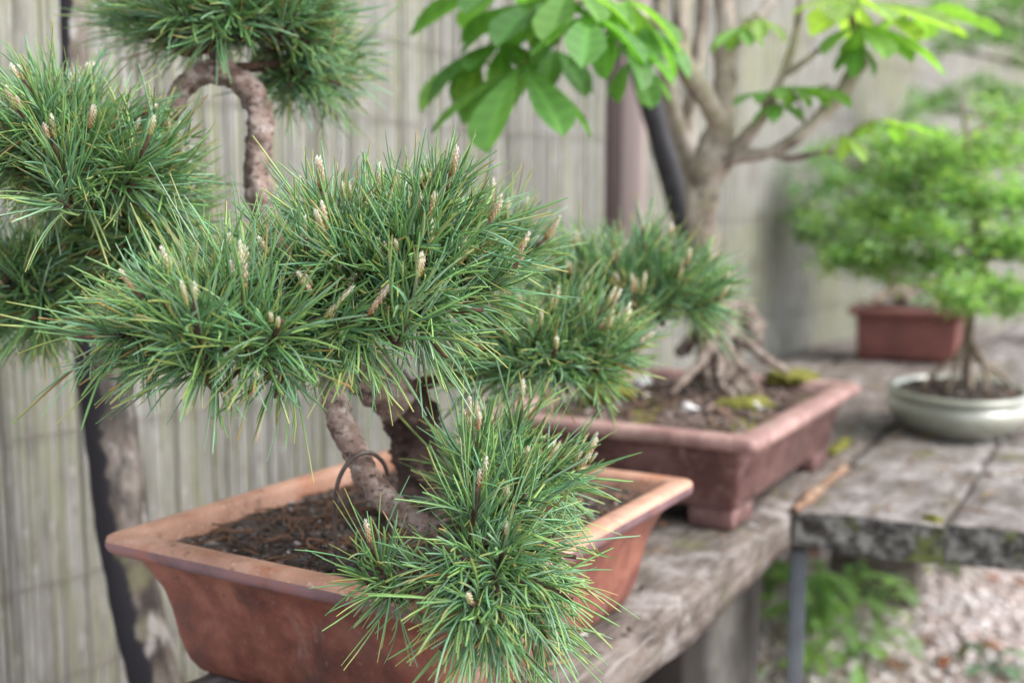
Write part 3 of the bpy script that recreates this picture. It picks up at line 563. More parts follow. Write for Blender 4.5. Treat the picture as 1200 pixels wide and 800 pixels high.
class Pad: pass
def build_pad(center, rad, n, hub, hubr, feed, up=.55, needle=.047, cnt=68, zmin=-.35, front=0.0, droop=.22, keys=(), buds=.9, rng=RNG, drift=(0, 0, 0), spread=1.0):
    c = np.array(center); shoots = []
    for (pos, ax, bd) in keys: shoots.append((np.array(pos), np.array(ax), bd))
    tries = 0; pts = [s[0] for s in shoots]; mind = .8*(4.2*rad[0]*rad[1]/max(n, 1))**.5
    while len(shoots) < n and tries < 6000:
        tries += 1
        g = rng.normal(0, 1, 3); g /= np.linalg.norm(g)
        if g[2] < zmin: continue
        p = c+g*np.array(rad)*rng.uniform(.45, 1.18)
        if any(np.linalg.norm(p-q) < mind*(1-tries/6500) for q in pts): continue
        a = g*np.array([1, 1, .5])*.75+np.array([0, 0, up])+np.array(drift)+rng.normal(0, .18, 3); shoots.append((p, a/np.linalg.norm(a), None)); pts.append(p)
    wood = MB(); H = Vector(hub); nodes = []; K = max(3, n//7)
    tube(wood, feed+[H], [hubr*1.5]+[hubr*1.15]*len(feed), 20, 9, .2, 120)
    for k in range(K):
        p = Vector(shoots[(k*7) % len(shoots)][0]); q = H.lerp(p, .55)+Vector((0, 0, -.006)); nodes.append(q)
        tube(wood, [H, H.lerp(q, .5)+Vector(rng.normal(0, .004, 3)), q], [hubr, hubr*.75, hubr*.55], 8, 7, .25, 150)
    for (p, a, bd) in shoots:
        p = Vector(p); a = Vector(a).normalized(); q = min(nodes, key=lambda m: (m-p).length); b = p-a*.03
        tube(wood, [q, q.lerp(b, .55)+Vector(rng.normal(0, .003, 3))-Vector((0, 0, .003)), b, p+a*.013], [hubr*.5, .0019, .0017, .0013], 10, 6, .3, 250)
        up_ = max(0., min(1., a.z)); nl_ = needle*.92
        v, f, cc = needles(p, a, int(cnt*rng.uniform(.7, 1.25)), nl_*rng.uniform(.8, 1.12), spread*(1.08-.36*up_), droop*(1.15-.85*up_), rng)
        for _ in range(rng.integers(0, 3)):               # shorter side shoots of the same whorl
            o2 = rng.normal(0, 1, 3); o2 -= np.array(a)*(o2@np.array(a))*.7; o2 /= np.linalg.norm(o2); p2 = np.array(p)-np.array(a)*.012+o2*rng.uniform(.010, .021); a2 = np.array(a)*.9+o2*.75
            v2, f2, c2 = needles(p2, a2, int(cnt*rng.uniform(.35, .6)), nl_*rng.uniform(.62, .95), spread, droop, rng, .018)
            tube(wood, [b, b.lerp(Vector(p2), .5)+Vector((0, 0, -.002)), Vector(p2)], [.0015, .0013, .0011], 6, 5, .3, 250)
            f = np.vstack([f, f2+len(v)]); v = np.vstack([v, v2]); cc = np.vstack([cc, c2])
        o = link('needles', arr_mesh('needles', v-PO, f, cc, NEEDLE), pine); o['kind'] = 'stuff'
        nb = bd if bd is not None else (rng.choice([1, 2, 2, 3, 4]) if rng.random() < buds+.1 and a.z > .1 else 0)
        for k in range(nb):
            b_ = link('bud', BUDS[rng.integers(len(BUDS))], o); off = Vector(rng.normal(0, 1, 3)); off = (off-a*off.dot(a))*(.0019 if nb > 1 else 0)
            ax = (a+Vector((0, 0, .75))+off*60).normalized(); b_.location = p+off+a*.012-Vector(PO); b_.rotation_mode = 'QUATERNION'; b_.rotation_quaternion = ax.to_track_quat('Z', 'Y')@Quaternion((0, 0, 1), rng.uniform(0, 6)); s = rng.uniform(.5, .95); b_.scale = (s*.95, s*.95, s*rng.uniform(.8, 1.25))
    wood.build('branch', TWIG, pine)
V3 = lambda p: tuple(p)
r_ = lambda *k: tuple(k)
# centre pad (two lobes), lower cascade, right pads, crown pads
build_pad(at(268, 372, .60), (.062, .055, .026), 27, at(330, 400, .65), .0042, [at(392, 412, .755), at(365, 398, .70)], up=.5,
          keys=[(at(287, 362, .565), (0, -.25, 1), 3), (at(228, 392, .56), (-.15, -.3, .9), 1), (at(185, 400, .58), (-.8, -.25, .35), 1), (at(330, 440, .585), (-.2, -.5, -.75), 0), (at(240, 430, .57), (-.35, -.3, -.75), 0), (at(172, 372, .63), (-.9, 0, .35), 0)])
build_pad(at(445, 312, .645), (.070, .06, .040), 40, at(400, 385, .69), .0045, [at(388, 400, .758)], up=.6,
          keys=[(at(482, 348, .575), (.25, -.35, .8), 3), (at(360, 305, .60), (0, -.2, 1), 1), (at(540, 365, .62), (.9, -.15, .1), 0), (at(420, 420, .59), (.1, -.4, -.8), 0), (at(505, 400, .61), (.6, -.3, -.55), 0), (at(440, 250, .66), (.1, 0, 1), 2), (at(530, 290, .67), (.5, 0, .8), 1)])
build_pad(at(588, 562, .665), (.042, .045, .026), 14, at(560, 610, .655), .0035, [at(515, 622, .66), at(540, 616, .655)], up=.55, zmin=-.5, needle=.046, droop=.25, drift=(.1, -.1, 0), buds=.9,
          keys=[(at(553, 528, .64), (.0, -.15, 1), 2), (at(606, 503, .68), (.25, 0, .95), 2), (at(557, 590, .59), (.1, -.35, .85), 2), (at(608, 560, .615), (.3, -.2, .85), 1), (at(640, 582, .67), (.8, -.1, .3), 0)])
build_pad(at(585, 674, .59), (.047, .032, .034), 16, at(560, 640, .61), .0035, [at(515, 622, .66), at(540, 632, .63)], up=-.05, zmin=-.95, needle=.046, droop=.42, drift=(.18, -.25, -.12), buds=.25, spread=1.1,
          keys=[(at(442, 655, .60), (-.2, -.3, .7), 1), (at(556, 706, .545), (-.1, -.8, .25), 1), (at(535, 738, .55), (-.55, -.35, -.6), 0), (at(590, 742, .55), (.15, -.45, -.8), 0), (at(645, 690, .57), (.85, -.25, -.3), 0),
                (at(648, 648, .60), (.95, -.2, -.1), 0), (at(505, 690, .565), (-.75, -.3, -.3), 0), (at(590, 640, .56), (.1, -.6, .6), 1), (at(470, 672, .60), (-.6, -.35, .0), 0)])
build_pad(at(688, 405, .93), (.040, .035, .02), 10, at(660, 430, .91), .003, [at(640, 432, .88)], up=.5, needle=.05)
build_pad(at(640, 405, .80), (.052, .05, .026), 26, at(600, 432, .805), .0045, [fork, at(510, 445, .79), at(555, 432, .80)], up=.6, needle=.046)
build_pad(at(570, 300, .76), (.035, .04, .02), 12, at(560, 400, .79), .003, [at(545, 434, .80)], up=.7, needle=.046)
build_pad(at(738, 338, .97), (.072, .055, .036), 40, at(690, 420, .93), .0045, [at(590, 432, .81), at(640, 430, .88)], up=.6, needle=.048)
build_pad(at(262, 20, .855), (.082, .065, .03), 36, at(252, 55, .84), .0045, [at(258, 86, .825)], zmin=-.18, up=.5, needle=.048, drift=(.0, -.1, 0))
build_pad(at(372, 92, .89), (.03, .04, .028), 12, at(330, 75, .86), .003, [at(258, 82, .828)], up=.2, needle=.046, drift=(.4, 0, -.1))
build_pad(at(82, 180, .72), (.056, .05, .034), 30, at(120, 190, .76), .004, [at(203, 132, .815), at(165, 165, .79)], up=.5, needle=.050,
          keys=[(at(68, 185, .67), (-.1, -.4, 1), 2), (at(62, 150, .70), (0, 0, 1), 1), (at(190, 165, .74), (.3, -.5, .2), 1), (at(150, 210, .70), (.35, -.5, -.25), 0)])
build_pad(at(26, 330, .78), (.050, .04, .034), 19, at(60, 290, .79), .003, [at(130, 195, .77), at(95, 240, .79)], up=.1, needle=.048, zmin=-.8, keys=[(at(42, 368, .75), (.1, -.7, -.2), 0)])
build_pad(at(150, 265, .80), (.042, .04, .034), 19, at(150, 225, .80), .0028, [at(150, 185, .785)], up=.2, needle=.046, zmin=-.8)

# guy wire hooked over the branch
mb = MB(); tube(mb, [on(397, 664, RIM-.008), at(392, 610, .70), at(396, 565, .694), at(412, 538, .694), at(432, 530, .70), at(448, 540, .712), at(455, 556, .718)], [.0015]*2, 40, 8)
o = mb.build('guy_wire', ALWIRE); tag(o, 'bent brown wire hooked over the lower pine branch and pushed into the soil', 'wire')
# surface roots and dropped stones in pot 1
mb = MB(); g = on(366, 601, RIM-.008)
o = None
for i, (px, py) in enumerate(((340, 646),)):
    v, f, c = rocks(1, lambda i: (0, 0, 0), lambda i: .0032, lambda i: (.7, .68, .68)); o = link('white_chip', arr_mesh('white_chip', v, f, c, STONE, False)); o.location = on(px, py, RIM-.01); tag(o, 'tiny white stone chip on the dark soil of the flared pot', 'stone')

# ------------------------------------------------------------------ horse chestnut
ch0 = at(838, 420, 1.34); che = thing('chestnut_bonsai', (ch0.x, ch0.y, RIM-.01), 'horse chestnut bonsai with exposed roots, pale bark and large palmate leaves', 'bonsai tree')
mb = MB(); D = 1.34
tube(mb, [at(846, 395, D), at(838, 350, D), at(826, 300, D), at(822, 250, D), at(826, 212, D), at(838, 180, D), at(846, 140, D), at(849, 90, D), at(850, 30, D), at(850, -60, D)], [.024, .021, .0185, .0185, .022, .0255, .0145, .0125, .012, .011], 110, 26, .26, 34)
mb.build('trunk', BARK2, che)
def limb(P, r, n=30, b=.2, s=10): mb = MB(); tube(mb, P, r, n, s, b, 40); return mb.build('branch', BARK2, che)
limb([at(846, 155, D), at(828, 118, D-.02), at(806, 85, D-.04), at(797, 50, D-.04), at(800, -30, D-.04)], [.0125, .0125, .0115, .010, .009])
limb([at(820, 215, D+.03), at(800, 165, D+.05), at(784, 110, D+.06), at(775, 40, D+.06), at(772, -40, D+.06)], [.016, .012, .010, .009, .008])
limb([at(806, 180, D+.05), at(808, 140, D+.06), at(812, 95, D+.06), at(822, 30, D+.07), at(826, -40, D+.07)], [.012, .010, .009, .008, .007])
limb([at(838, 190, D), at(868, 184, D-.03), at(905, 178, D-.04), at(945, 152, D-.03), at(980, 118, D-.02), at(1008, 72, D-.01)], [.015, .0085, .0068, .0075, .0095, .009], b=.4)
limb([at(860, 182, D-.02), at(874, 160, D-.03), at(893, 138, D-.04), at(912, 100, D-.04), at(930, 50, D-.04), at(942, -20, D-.04)], [.010, .008, .006, .005, .0045, .004])
limb([at(918, 88, D-.04), at(940, 74, D-.05), at(968, 52, D-.05)], [.0045, .004, .003], 12)
limb([at(905, 178, D-.04), at(925, 186, D-.05), at(955, 180, D-.06), at(985, 176, D-.07)], [.006, .004, .0035, .003], 12)
limb([at(1008, 74, D-.01), at(1002, 40, D-.02), at(996, 10, D-.03)], [.009, .005, .004], 12)
limb([at(797, 60, D-.04), at(770, 30, D-.09), at(735, 10, D-.14), at(690, 0, D-.18), at(640, 10, D-.2)], [.008, .006, .005, .004, .003])
limb([at(848, 60, D), at(880, 30, D-.02), at(905, 0, D-.02)], [.01, .008, .007], 12)
sz = RIM+.004
for P, r in (([at(840, 372, D), at(835, 400, 1.31), at(815, 430, 1.27), at(785, 462, 1.235)], [.011, .008, .006, .003]), ([at(848, 360, D), at(872, 368, D), at(884, 384, D), at(890, 412, D)], [.016, .0145, .012, .005]),
             ([at(842, 390, 1.32), at(856, 412, 1.29), at(876, 438, 1.26)], [.007, .006, .003]), ([at(848, 385, D), at(872, 400, 1.32), at(905, 425, 1.31), at(925, 436, 1.31)], [.009, .007, .005, .003]),
             ([at(838, 400, 1.32), at(845, 425, 1.28), at(842, 442, 1.25)], [.006, .0055, .003]), ([at(835, 380, D), at(815, 395, D+.03), at(795, 415, D+.05)], [.014, .011, .007])):
    mb = MB(); tube(mb, P, r, 50, 12, .5, 75); mb.build('root', ROOTB, che)
for k in range(13):
    a = -2.9+k*.42+random.uniform(-.15, .15); d = Vector((math.cos(a), math.sin(a), 0)); sd2 = Vector((-d.y, d.x, 0)); top = Vector((ch0.x+.004, ch0.y, RIM+random.uniform(.035, .075)))+d*.012; Lr = random.uniform(.022, .045)
    P = [top]+[top+d*(Lr*t)+sd2*random.uniform(-.012, .012)+Vector((0, 0, (RIM-.002-top.z)*min(1, t**.8)+random.uniform(-.004, .008)*(t < .9))) for t in (.2, .4, .6, .8, 1.0)]+[top+d*(Lr*1.15)+Vector((0, 0, RIM-.016-top.z))]
    mb = MB(); r0_ = random.uniform(.004, .0085); tube(mb, P, [r0_*1.2, r0_, r0_*1.1, r0_*.8, r0_*.8, r0_*.5, r0_*.3], 40, 10, .4, 70); mb.build('root', ROOTB, che)
def leaflet(Ln, Wd, col, droop):
    """obovate toothed leaflet along +y, folded on its midrib, side veins pressed in"""
    nu, nv = 12, 3; V = []; F = []; cols = []
    for i in range(nu+1):
        t = i/nu; wv = Wd*(t**1.15)*(1-t**5.5)*1.12+.0008
        for j in range(-nv, nv+1):
            s = j/nv; rip = .0016*math.sin(i*math.pi-abs(s)*2.2)*(1 if i % 2 else -1)*abs(s)
            V.append((s*wv*(1+(.06 if i % 2 else 0)*(abs(j) == nv)), Ln*(t-.06*abs(s)*0), abs(s)*wv*.28+rip-droop*Ln*t*t)); k = 1.5 if j == 0 else (.92+.22*(i % 2)); cols.append(tuple(k*c for c in col))
    n = 2*nv+1
    for i in range(nu):
        for j in range(n-1): F.append((i*n+j, i*n+j+1, (i+1)*n+j+1, (i+1)*n+j))
    return V, F, cols
def palmate(hub, stem, az, tiltv, n, Ln, col, droop=.3, fan=230):
    tiltv *= .78; hub = Vector(hub)+Vector((0, 0, .008)); col = tuple(x*1.12 for x in col)
    """leaf (petiole) > leaflets; az = compass direction of the middle leaflet, tilt = drop of the blade's plane"""
    mb = MB(); h = Vector(hub); s = Vector(stem); tube(mb, [s, s.lerp(h, .5)+Vector((0, 0, .01)), h], [.0016, .0013, .0013], 10, 6, col=(0.22, 0.24, 0.06)); lf = mb.build('leaf', LEAF, che)
    for k in range(n):
        q = (k/(n-1)-.5) if n > 1 else 0; a = az+R(fan)*q; Lk = Ln*(1-.42*abs(q)*1.3)*random.uniform(.92, 1.06)
        kk = random.uniform(.85, 1.15); V, F, cc = leaflet(Lk, Lk*.30, tuple(kk*x for x in col), droop*random.uniform(.6, 1.4))
        mb = MB(); mb.add(V, F, cc); o = link('leaflet', mb.mesh('leaflet', LEAF), lf)
        # local y -> horizontal direction at azimuth a, then tipped down
        o.matrix_local = Matrix.Translation(h-Vector(che.location))@Matrix.Rotation(-a, 4, 'Z')@Matrix.Rotation(-tiltv*random.uniform(.7, 1.3), 4, 'X')@Matrix.Rotation(random.uniform(-.35, .35), 4, 'Y')
DG, MG, LG, YG = (0.07, 0.17, 0.042), (0.095, 0.225, 0.055), (0.14, 0.275, 0.065), (0.22, 0.34, 0.085)
tw = at(660, 8, D-.19)
palmate(at(612, 88, 1.10), at(660, 8, D-.19), R(205), R(42), 5, .125, MG, .2, 210)
palmate(at(590, 60, 1.16), at(650, 6, D-.19), R(255), R(30), 5, .10, DG, .25, 200)
palmate(at(560, 75, 1.2), at(640, 10, D-.2), R(240), R(38), 5, .09, LG, .25, 200)
palmate(at(690, 30, 1.08), at(690, 0, D-.18), R(185), R(32), 5, .095, MG, .3, 220)
palmate(at(670, -5, 1.12), at(690, 0, D-.18), R(200), R(32), 7, .10, LG, .25, 240)
palmate(at(722, 45, 1.12), at(735, 10, D-.14), R(150), R(40), 5, .085, MG, .3, 220)
palmate(at(735, 12, 1.14), at(735, 10, D-.14), R(140), R(28), 5, .085, LG, .3, 220)
palmate(at(640, 12, 1.14), at(655, 2, D-.19), R(250), R(18), 7, .11, DG, .25)
palmate(at(650, 70, 1.22), at(690, 0, D-.18), R(230), R(30), 7, .09, DG, .3)
palmate(at(600, -8, 1.18), at(640, 10, D-.2), R(265), R(15), 5, .12, DG, .2)
palmate(at(755, 40, 1.17), at(770, 30, D-.09), R(120), R(35), 5, .07, MG, .3)
palmate(at(742, 80, 1.20), at(770, 30, D-.09), R(160), R(50), 5, .07, MG, .3)
palmate(at(1004, 12, D-.06), at(998, 22, D-.02), R(95), R(14), 7, .125, YG, .15)
palmate(at(1010, 40, D-.08), at(1002, 45, D-.02), R(120), R(22), 5, .10, LG, .25)
palmate(at(985, 8, D-.05), at(996, 10, D-.03), R(265), R(10), 5, .06, YG, .2)
palmate(at(1075, 22, D), at(1006, 50, D-.02), R(88), R(8), 5, .10, LG, .15)
palmate(at(890, 32, D-.04), at(880, 30, D-.02), R(190), R(35), 5, .05, YG, .3)
palmate(at(868, 42, D-.05), at(880, 30, D-.02), R(230), R(30), 5, .045, LG, .3)
palmate(at(925, 112, D-.06), at(945, 152, D-.03), R(130), R(12), 7, .055, LG, .25)
palmate(at(893, 118, D-.06), at(893, 138, D-.04), R(250), R(12), 5, .04, MG, .2)
palmate(at(958, 112, D-.05), at(980, 118, D-.02), R(150), R(20), 5, .05, LG, .25)
palmate(at(912, 132, D-.06), at(905, 145, D-.03), R(200), R(25), 5, .045, MG, .25)
palmate(at(988, 170, D-.08), at(985, 176, D-.07), R(150), R(40), 5, .04, YG, .3)
palmate(at(1040, 155, D-.05), at(985, 172, D-.07), R(90), R(6), 5, .075, LG, .15)
palmate(at(1030, 150, D-.06), at(985, 172, D-.07), R(240), R(20), 3, .04, YG, .2)
palmate(at(1005, 60, D-.03), at(1006, 66, D-.01), R(200), R(45), 5, .05, MG, .3)

# moss cushions and white stones on the soil of pot 2
def blob(name, p, s, mat, label, cat, group=None, rz=0, amp=.25):
    v, f = ico(); mb = MB(); V = []; F = []; n = 40; m = 20
    for j in range(m+1):
        th = math.pi*j/m
        for i in range(n): a = 2*math.pi*i/n; d = Vector((math.sin(th)*math.cos(a), math.sin(th)*math.sin(a), math.cos(th))); k = 1+amp*1.3*noise.noise(d*1.5+Vector(p)*30)+amp*noise.noise(d*4+Vector(p)*9)+amp*.5*noise.noise(d*11+Vector(p)*5); V.append((d.x*s[0]*k, d.y*s[1]*k, d.z*s[2]*k))
    for j in range(m):
        for i in range(n): F.append((j*n+i, (j+1)*n+i, (j+1)*n+(i+1) % n, j*n+(i+1) % n))
    mb.add(V, F); o = mb.build(name, mat); o.location = p; o.rotation_euler = (0, 0, rz); return tag(o, label, cat, group)
zs = RIM+.000
blob('moss_cushion', on(868, 474, zs), (.036, .02, .009), MOSS, 'flat yellow-green moss cushion in front of the chestnut roots', 'moss', 'moss cushions in the brown pot', .3)
blob('moss_cushion', on(928, 442, zs), (.035, .045, .010), MOSS, 'yellow moss cushion by the far corner of the brown pot rim', 'moss', 'moss cushions in the brown pot', -.5)
blob('moss_cushion', on(712, 462, zs+.008), (.030, .03, .022), MOSS, 'tall olive moss mound under the far pine pad', 'moss', 'moss cushions in the brown pot')
blob('white_stone', on(748, 450, zs+.008), (.014, .012, .011), WHITE, 'bright white angular stone beside the olive moss mound', 'stone', 'white stones on the soil', .4, .5)
blob('white_stone', on(851, 461, zs+.004), (.016, .010, .007), WHITE, 'flat white stone lying behind the flat moss cushion', 'stone', 'white stones on the soil', .1, .5)
blob('white_stone', on(806, 480, zs), (.010, .008, .006), WHITE, 'small pale stone near the front rim of the brown pot', 'stone', 'white stones on the soil', .7, .5)
blob('white_stone', on(886, 475, zs), (.007, .006, .005), WHITE, 'tiny white stone at the inner edge of the brown pot rim', 'stone', 'white stones on the soil', .2, .5)
blob('moss_cushion', on(985, 523, BZ+.002), (.009, .055, .007), MOSS, 'green moss growing in the joint between the two benches', 'moss', None, -YAW)
blob('moss_cushion', on(1092, 616, BZ-.006), (.012, .014, .012), MOSS, 'bright moss tuft on the lichened bench end', 'moss')

# ------------------------------------------------------------------ small-leaved trees at the back
def leafy(root, center, rad, n, size, col, var=.3, flat=.6, rng=RNG, name='foliage'):
    n = int(n*2.8); rad = (rad[0], rad[1], rad[2]*1.7); size *= .78
    """one spray of small separate leaves"""
    c = np.array(center); V = []; F = []; Cc = []
    cl = [c+rng.normal(0, 1, 3)*np.array(rad)*.55 for _ in range(max(4, n//26))]
    for i in range(n):
        p = cl[rng.integers(len(cl))]+rng.normal(0, 1, 3)*np.array([.013, .013, .009]); L = size*rng.uniform(.6, 1.25)
        a = rng.uniform(0, 6.28); d = np.array([math.cos(a), math.sin(a), rng.uniform(-.5, .6)]); s = np.cross(d, np.array([0, 0, 1.])); s /= np.linalg.norm(s); s = s*.8+np.array([0, 0, rng.uniform(-.5, .5)])
        b = len(V); w = L*.34; up = np.array([0, 0, L*.12]); V += [p, p+d*L*.5+s*w+up, p+d*L, p+d*L*.5-s*w+up, p+d*L*.5]
        F += [(b, b+1, b+4), (b+1, b+2, b+4), (b+2, b+3, b+4), (b+3, b, b+4)]; k = rng.uniform(1-var, 1+var); cc = np.array(col)*k*np.array([rng.uniform(.8, 1.25), 1, rng.uniform(.7, 1.2)]); Cc += [cc]*5
    o = link(name, arr_mesh(name, np.array(V)-np.array(root.location), np.array(F), np.array(Cc), SMALL), root); o['kind'] = 'stuff'; return o
def twigs(root, pts, r, mat=BARK3, name='branch'):
    mb = MB(); tube(mb, pts, r, 24, 8, .25, 60); return mb.build(name, mat, root)
b0 = at(1134, 440, 1.63)
hb = thing('leafy_bonsai', (b0.x, b0.y, BZ+.062), 'small bonsai with a forked grey trunk and bright green layered leaves, in the pale bowl', 'bonsai tree')
T = 1.63
twigs(hb, [at(1135, 462, T), at(1133, 415, T), at(1137, 375, T), at(1146, 330, T+.01), at(1152, 300, T), at(1144, 262, T), at(1137, 215, T), at(1133, 165, T), at(1128, 120, T)], [.010, .0075, .0072, .008, .010, .007, .0055, .004, .002], name='trunk')
for P, r in (([at(1130, 405, T), at(1118, 435, T-.02), at(1110, 459, T-.04)], [.006, .0045, .002]), ([at(1136, 400, T), at(1152, 425, T-.03), at(1158, 459, T-.05)], [.007, .005, .002]), ([at(1128, 415, T), at(1100, 434, T-.02), at(1080, 455, T-.03)], [.005, .004, .002]), ([at(1137, 415, T), at(1170, 436, T+.01), at(1186, 455, T+.02)], [.005, .004, .002])):
    twigs(hb, P, r, name='root')
BG = (0.25, 0.415, 0.18)
for (px, py, dd, rx, rz_, n) in ((1100, 185, 0, .06, .014, 300), (1175, 175, .03, .05, .014, 260), (1060, 215, .03, .06, .015, 330), (1150, 225, -.05, .055, .014, 300), (1200, 235, 0, .05, .015, 260), (1030, 255, .04, .06, .014, 320),
                                 (1095, 268, -.06, .06, .014, 330), (1185, 285, -.04, .05, .015, 280), (1010, 300, .02, .055, .013, 300), (1075, 310, -.02, .06, .013, 330), (1120, 345, -.1, .04, .012, 240), (1185, 345, -.08, .05, .013, 300), (1230, 300, 0, .05, .02, 200), (1170, 130, .03, .04, .012, 110), (1060, 165, .05, .05, .01, 200)):
    c = at(px, py, T+dd); leafy(hb, c, (rx, .055, rz_), n, .017, BG)
    tpt = at(1142, min(300, max(150, py+25)), T); twigs(hb, [tpt, tpt.lerp(c, .5)+Vector((0, 0, -.004)), c], [.0045, .003, .0018])
r0 = Vector(p3.location); rb = thing('leafy_bonsai', (r0.x, r0.y, BZ+.115), 'dense darker green shrub-like bonsai in the small red clay pot', 'bonsai tree'); TT = r0.y
twigs(rb, [at(1062, 352, TT), at(1045, 325, TT), at(1058, 290, TT+.02), at(1045, 240, TT+.02), at(1050, 190, TT)], [.022, .018, .014, .010, .004], name='trunk')
twigs(rb, [at(1058, 338, TT), at(1035, 346, TT-.03), at(1015, 356, TT-.05)], [.016, .012, .006], name='root'); twigs(rb, [at(1062, 340, TT), at(1090, 335, TT), at(1105, 352, TT)], [.014, .010, .006], name='root')
DGR = (0.175, 0.32, 0.165)
for (px, py, dd, rx, rz_, n) in ((975, 215, 0, .06, .03, 300), (950, 260, .02, .05, .03, 260), (1020, 190, .05, .08, .035, 380), (1080, 205, .1, .08, .035, 330), (1010, 245, -.05, .08, .03, 380), (985, 290, -.03, .06, .022, 280), (1060, 265, 0, .08, .03, 330), (1110, 250, .08, .07, .035, 300), (1050, 310, .02, .08, .02, 260), (1070, 150, .1, .05, .03, 140), (960, 180, .05, .03, .02, 90)):
    c = at(px, py, TT+dd); leafy(rb, c, (rx, .07, rz_), n, .019, DGR); tpt = at(1050, min(320, py+30), TT); twigs(rb, [tpt, tpt.lerp(c, .5), c], [.008, .005, .003])
# a third, farther shrub with its pot, behind the bowl
q = at(1262, 392, 2.75); p4 = thing('bonsai_pot', (q.x, q.y, BZ+.002), 'plain brown pot almost hidden behind the trunk of the small-leaved tree', 'pot', -Y3)
mb = MB(); loft(mb, ringset(.10, .08, [(.025, .006, .006), (.02, 0, .006), (.015, .05, .006), (.010, .075, .006)]), cap0=True); mb.build('body', CLAY3, p4, False)
mb = MB(); loft(mb, ringset(.10, .08, [(.010, .075, .006), (0, .078, .006), (0, .09, .006), (.015, .091, .005), (.018, .06, .005)]), warp=.001); mb.build('rim', CLAY2_RIM, p4, False)
soil_patch('soil', 'soil in the plain brown pot behind the small tree', .083, .063, .078, p4.location, -Y3, SOIL2, .002, 60)
tb = thing('leafy_bonsai', (q.x, q.y, BZ+.078), 'tall sparse dark green bonsai rising behind the small-leaved tree', 'bonsai tree')
twigs(tb, [Vector((q.x, q.y, BZ+.06)), at(1250, 300, 2.75), at(1240, 200, 2.75), at(1215, 100, 2.75), at(1205, 20, 2.75), at(1200, -40, 2.75)], [.018, .015, .012, .009, .006, .003], name='trunk')
for (px, py, rx, rz_, n) in ((1150, 108, .09, .022, 260), (1190, 125, .07, .022, 220), (1165, 45, .09, .02, 240), (1105, 55, .06, .016, 110), (1130, 15, .09, .02, 160), (1190, 10, .08, .03, 240), (1085, 125, .05, .016, 120), (1210, 70, .05, .03, 160), (1160, 180, .09, .03, 260)):
    c = at(px, py, 2.75); leafy(tb, c, (rx, .08, rz_), n, .02, DGR); tpt = at(1220, py+25, 2.75); twigs(tb, [tpt, c], [.006, .003])

# ------------------------------------------------------------------ weeds on the ground below the benches
def weed(px, py, label, nl, Ln, col, hgt=.06, Z=0.0):
    b = on(px, py, Z+.01); root = thing('weed_plant', b, label, 'weed', 0, 'weeds below the benches')
    nl = int(nl*2.2)
    for k in range(nl):
        a = 2*math.pi*k/nl*2.4+random.uniform(-.4, .4); L = .72*Ln*random.uniform(.5, 1.3); h = hgt*random.uniform(.3, 1.2); d = Vector((math.cos(a), math.sin(a), 0)); tipb = b+d*Ln*random.uniform(.15, 1.1)+Vector((0, 0, h))
        mb = MB(); kk = random.uniform(1.4, 2.3); cl = tuple(kk*x*.8+.05 for x in col); tube(mb, [b, b.lerp(tipb, .5)+Vector((0, 0, h*.3)), tipb], [.0015, .0012, .001], 8, 5, col=cl)
        V, F, cc = leaflet(L, L*.38, cl, .25); Mx = Matrix.Translation(tipb)@Matrix.Rotation(a-math.pi/2, 4, 'Z')@Matrix.Rotation(random.uniform(-.5, .3), 4, 'X'); mb.add([Mx@Vector(v) for v in V], F, cc); mb.build('leaf', LEAF, root)
weed(965, 735, 'leafy green weed with pale pointed leaves just beside the steel leg', 15, .075, (0.12, 0.23, 0.07), .10)
weed(1000, 770, 'spreading weed with narrow leaves on the gravel in front of the steel leg weed', 11, .07, (0.12, 0.22, 0.08), .05)
weed(945, 792, 'low weed of small rounded leaves at the foot of the steel leg', 12, .045, (0.14, 0.25, 0.06), .05)
weed(985, 690, 'weed of small leaves in the shade under the lichened bench end', 13, .05, (0.10, 0.20, 0.055), .06)
weed(900, 705, 'dark weed behind the steel leg close under the ragged bench', 12, .06, (0.10, 0.20, 0.045), .09)
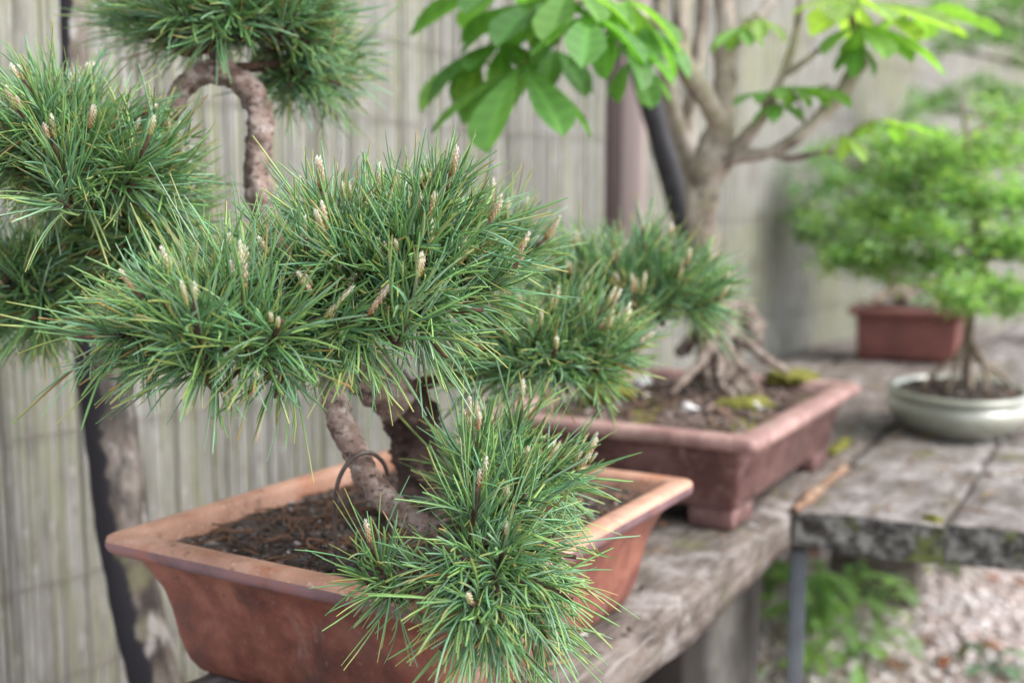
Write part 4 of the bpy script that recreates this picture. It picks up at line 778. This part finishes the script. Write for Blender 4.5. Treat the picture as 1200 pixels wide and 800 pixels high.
weed(1050, 685, 'small broad-leaved weed below the middle of the lichened bench end', 7, .05, (0.11, 0.22, 0.06), .05)
weed(1115, 668, 'tiny dark weed under the bench end farthest along the gravel', 6, .045, (0.09, 0.18, 0.05), .04)
weed(940, 750, 'thick bright weed rising directly behind the steel leg', 14, .065, (0.13, 0.24, 0.07), .12)
weed(1025, 725, 'loose weed of pale leaves between the shaded weeds and the open gravel', 10, .065, (0.13, 0.22, 0.09), .07)
weed(1165, 790, 'dark bluish weed alone on the open gravel', 9, .05, (0.05, 0.10, 0.06), .04)
weed(870, 795, 'small bright seedling beside the concrete block', 7, .035, (0.14, 0.25, 0.07), .03)

# crumbs, fallen needles and bark flakes lying on the benches
mb = MB()
for i in range(420):
    s_ = random.uniform(.55, 2.2); f = random.uniform(f_left+.01, f_edge-.008) if i % 3 else random.uniform(f_edge+.02, f_edge+.28)
    if i % 3 == 0: s_ = random.uniform(s_far+.03, s_far+.9)
    p = E_*s_+F_*f+Vector((0, 0, BZ+.0035)); a = random.uniform(0, 6.28); d = Vector((math.cos(a), math.sin(a), 0)); k = random.uniform(.6, 1.4)
    if random.random() < .35:
        L = random.uniform(.015, .04); e = d*L; tube(mb, [p-e*.5, p+Vector((-d.y, d.x, 0))*L*.08+Vector((0, 0, .001)), p+e*.5], [.0007, .0007, .0004], 5, 4, col=random.choice([(0.20*k, 0.10*k, 0.045*k), (0.26*k, 0.17*k, 0.07*k)]))
    else:
        L = random.uniform(.0015, .006); n_ = Vector((-d.y, d.x, 0))*L*random.uniform(.4, .9); col = random.choice([(0.10*k, 0.07*k, 0.05*k), (0.05*k, 0.038*k, 0.03*k), (0.22*k, 0.10*k, 0.06*k), (0.42*k, 0.39*k, 0.37*k)])
        u = Vector((0, 0, L*random.uniform(.3, .8))); mb.add([p-d*L-n_*.7, p+n_, p+d*L*1.2-n_*.3, p+u], [(0, 3, 1), (1, 3, 2), (2, 3, 0), (0, 1, 2)], col)
tag(mb.build('bench_litter', CHIP, None, smooth=False), 'fallen needles, crumbs and bark flakes on the bench planks', None, None, 'stuff')
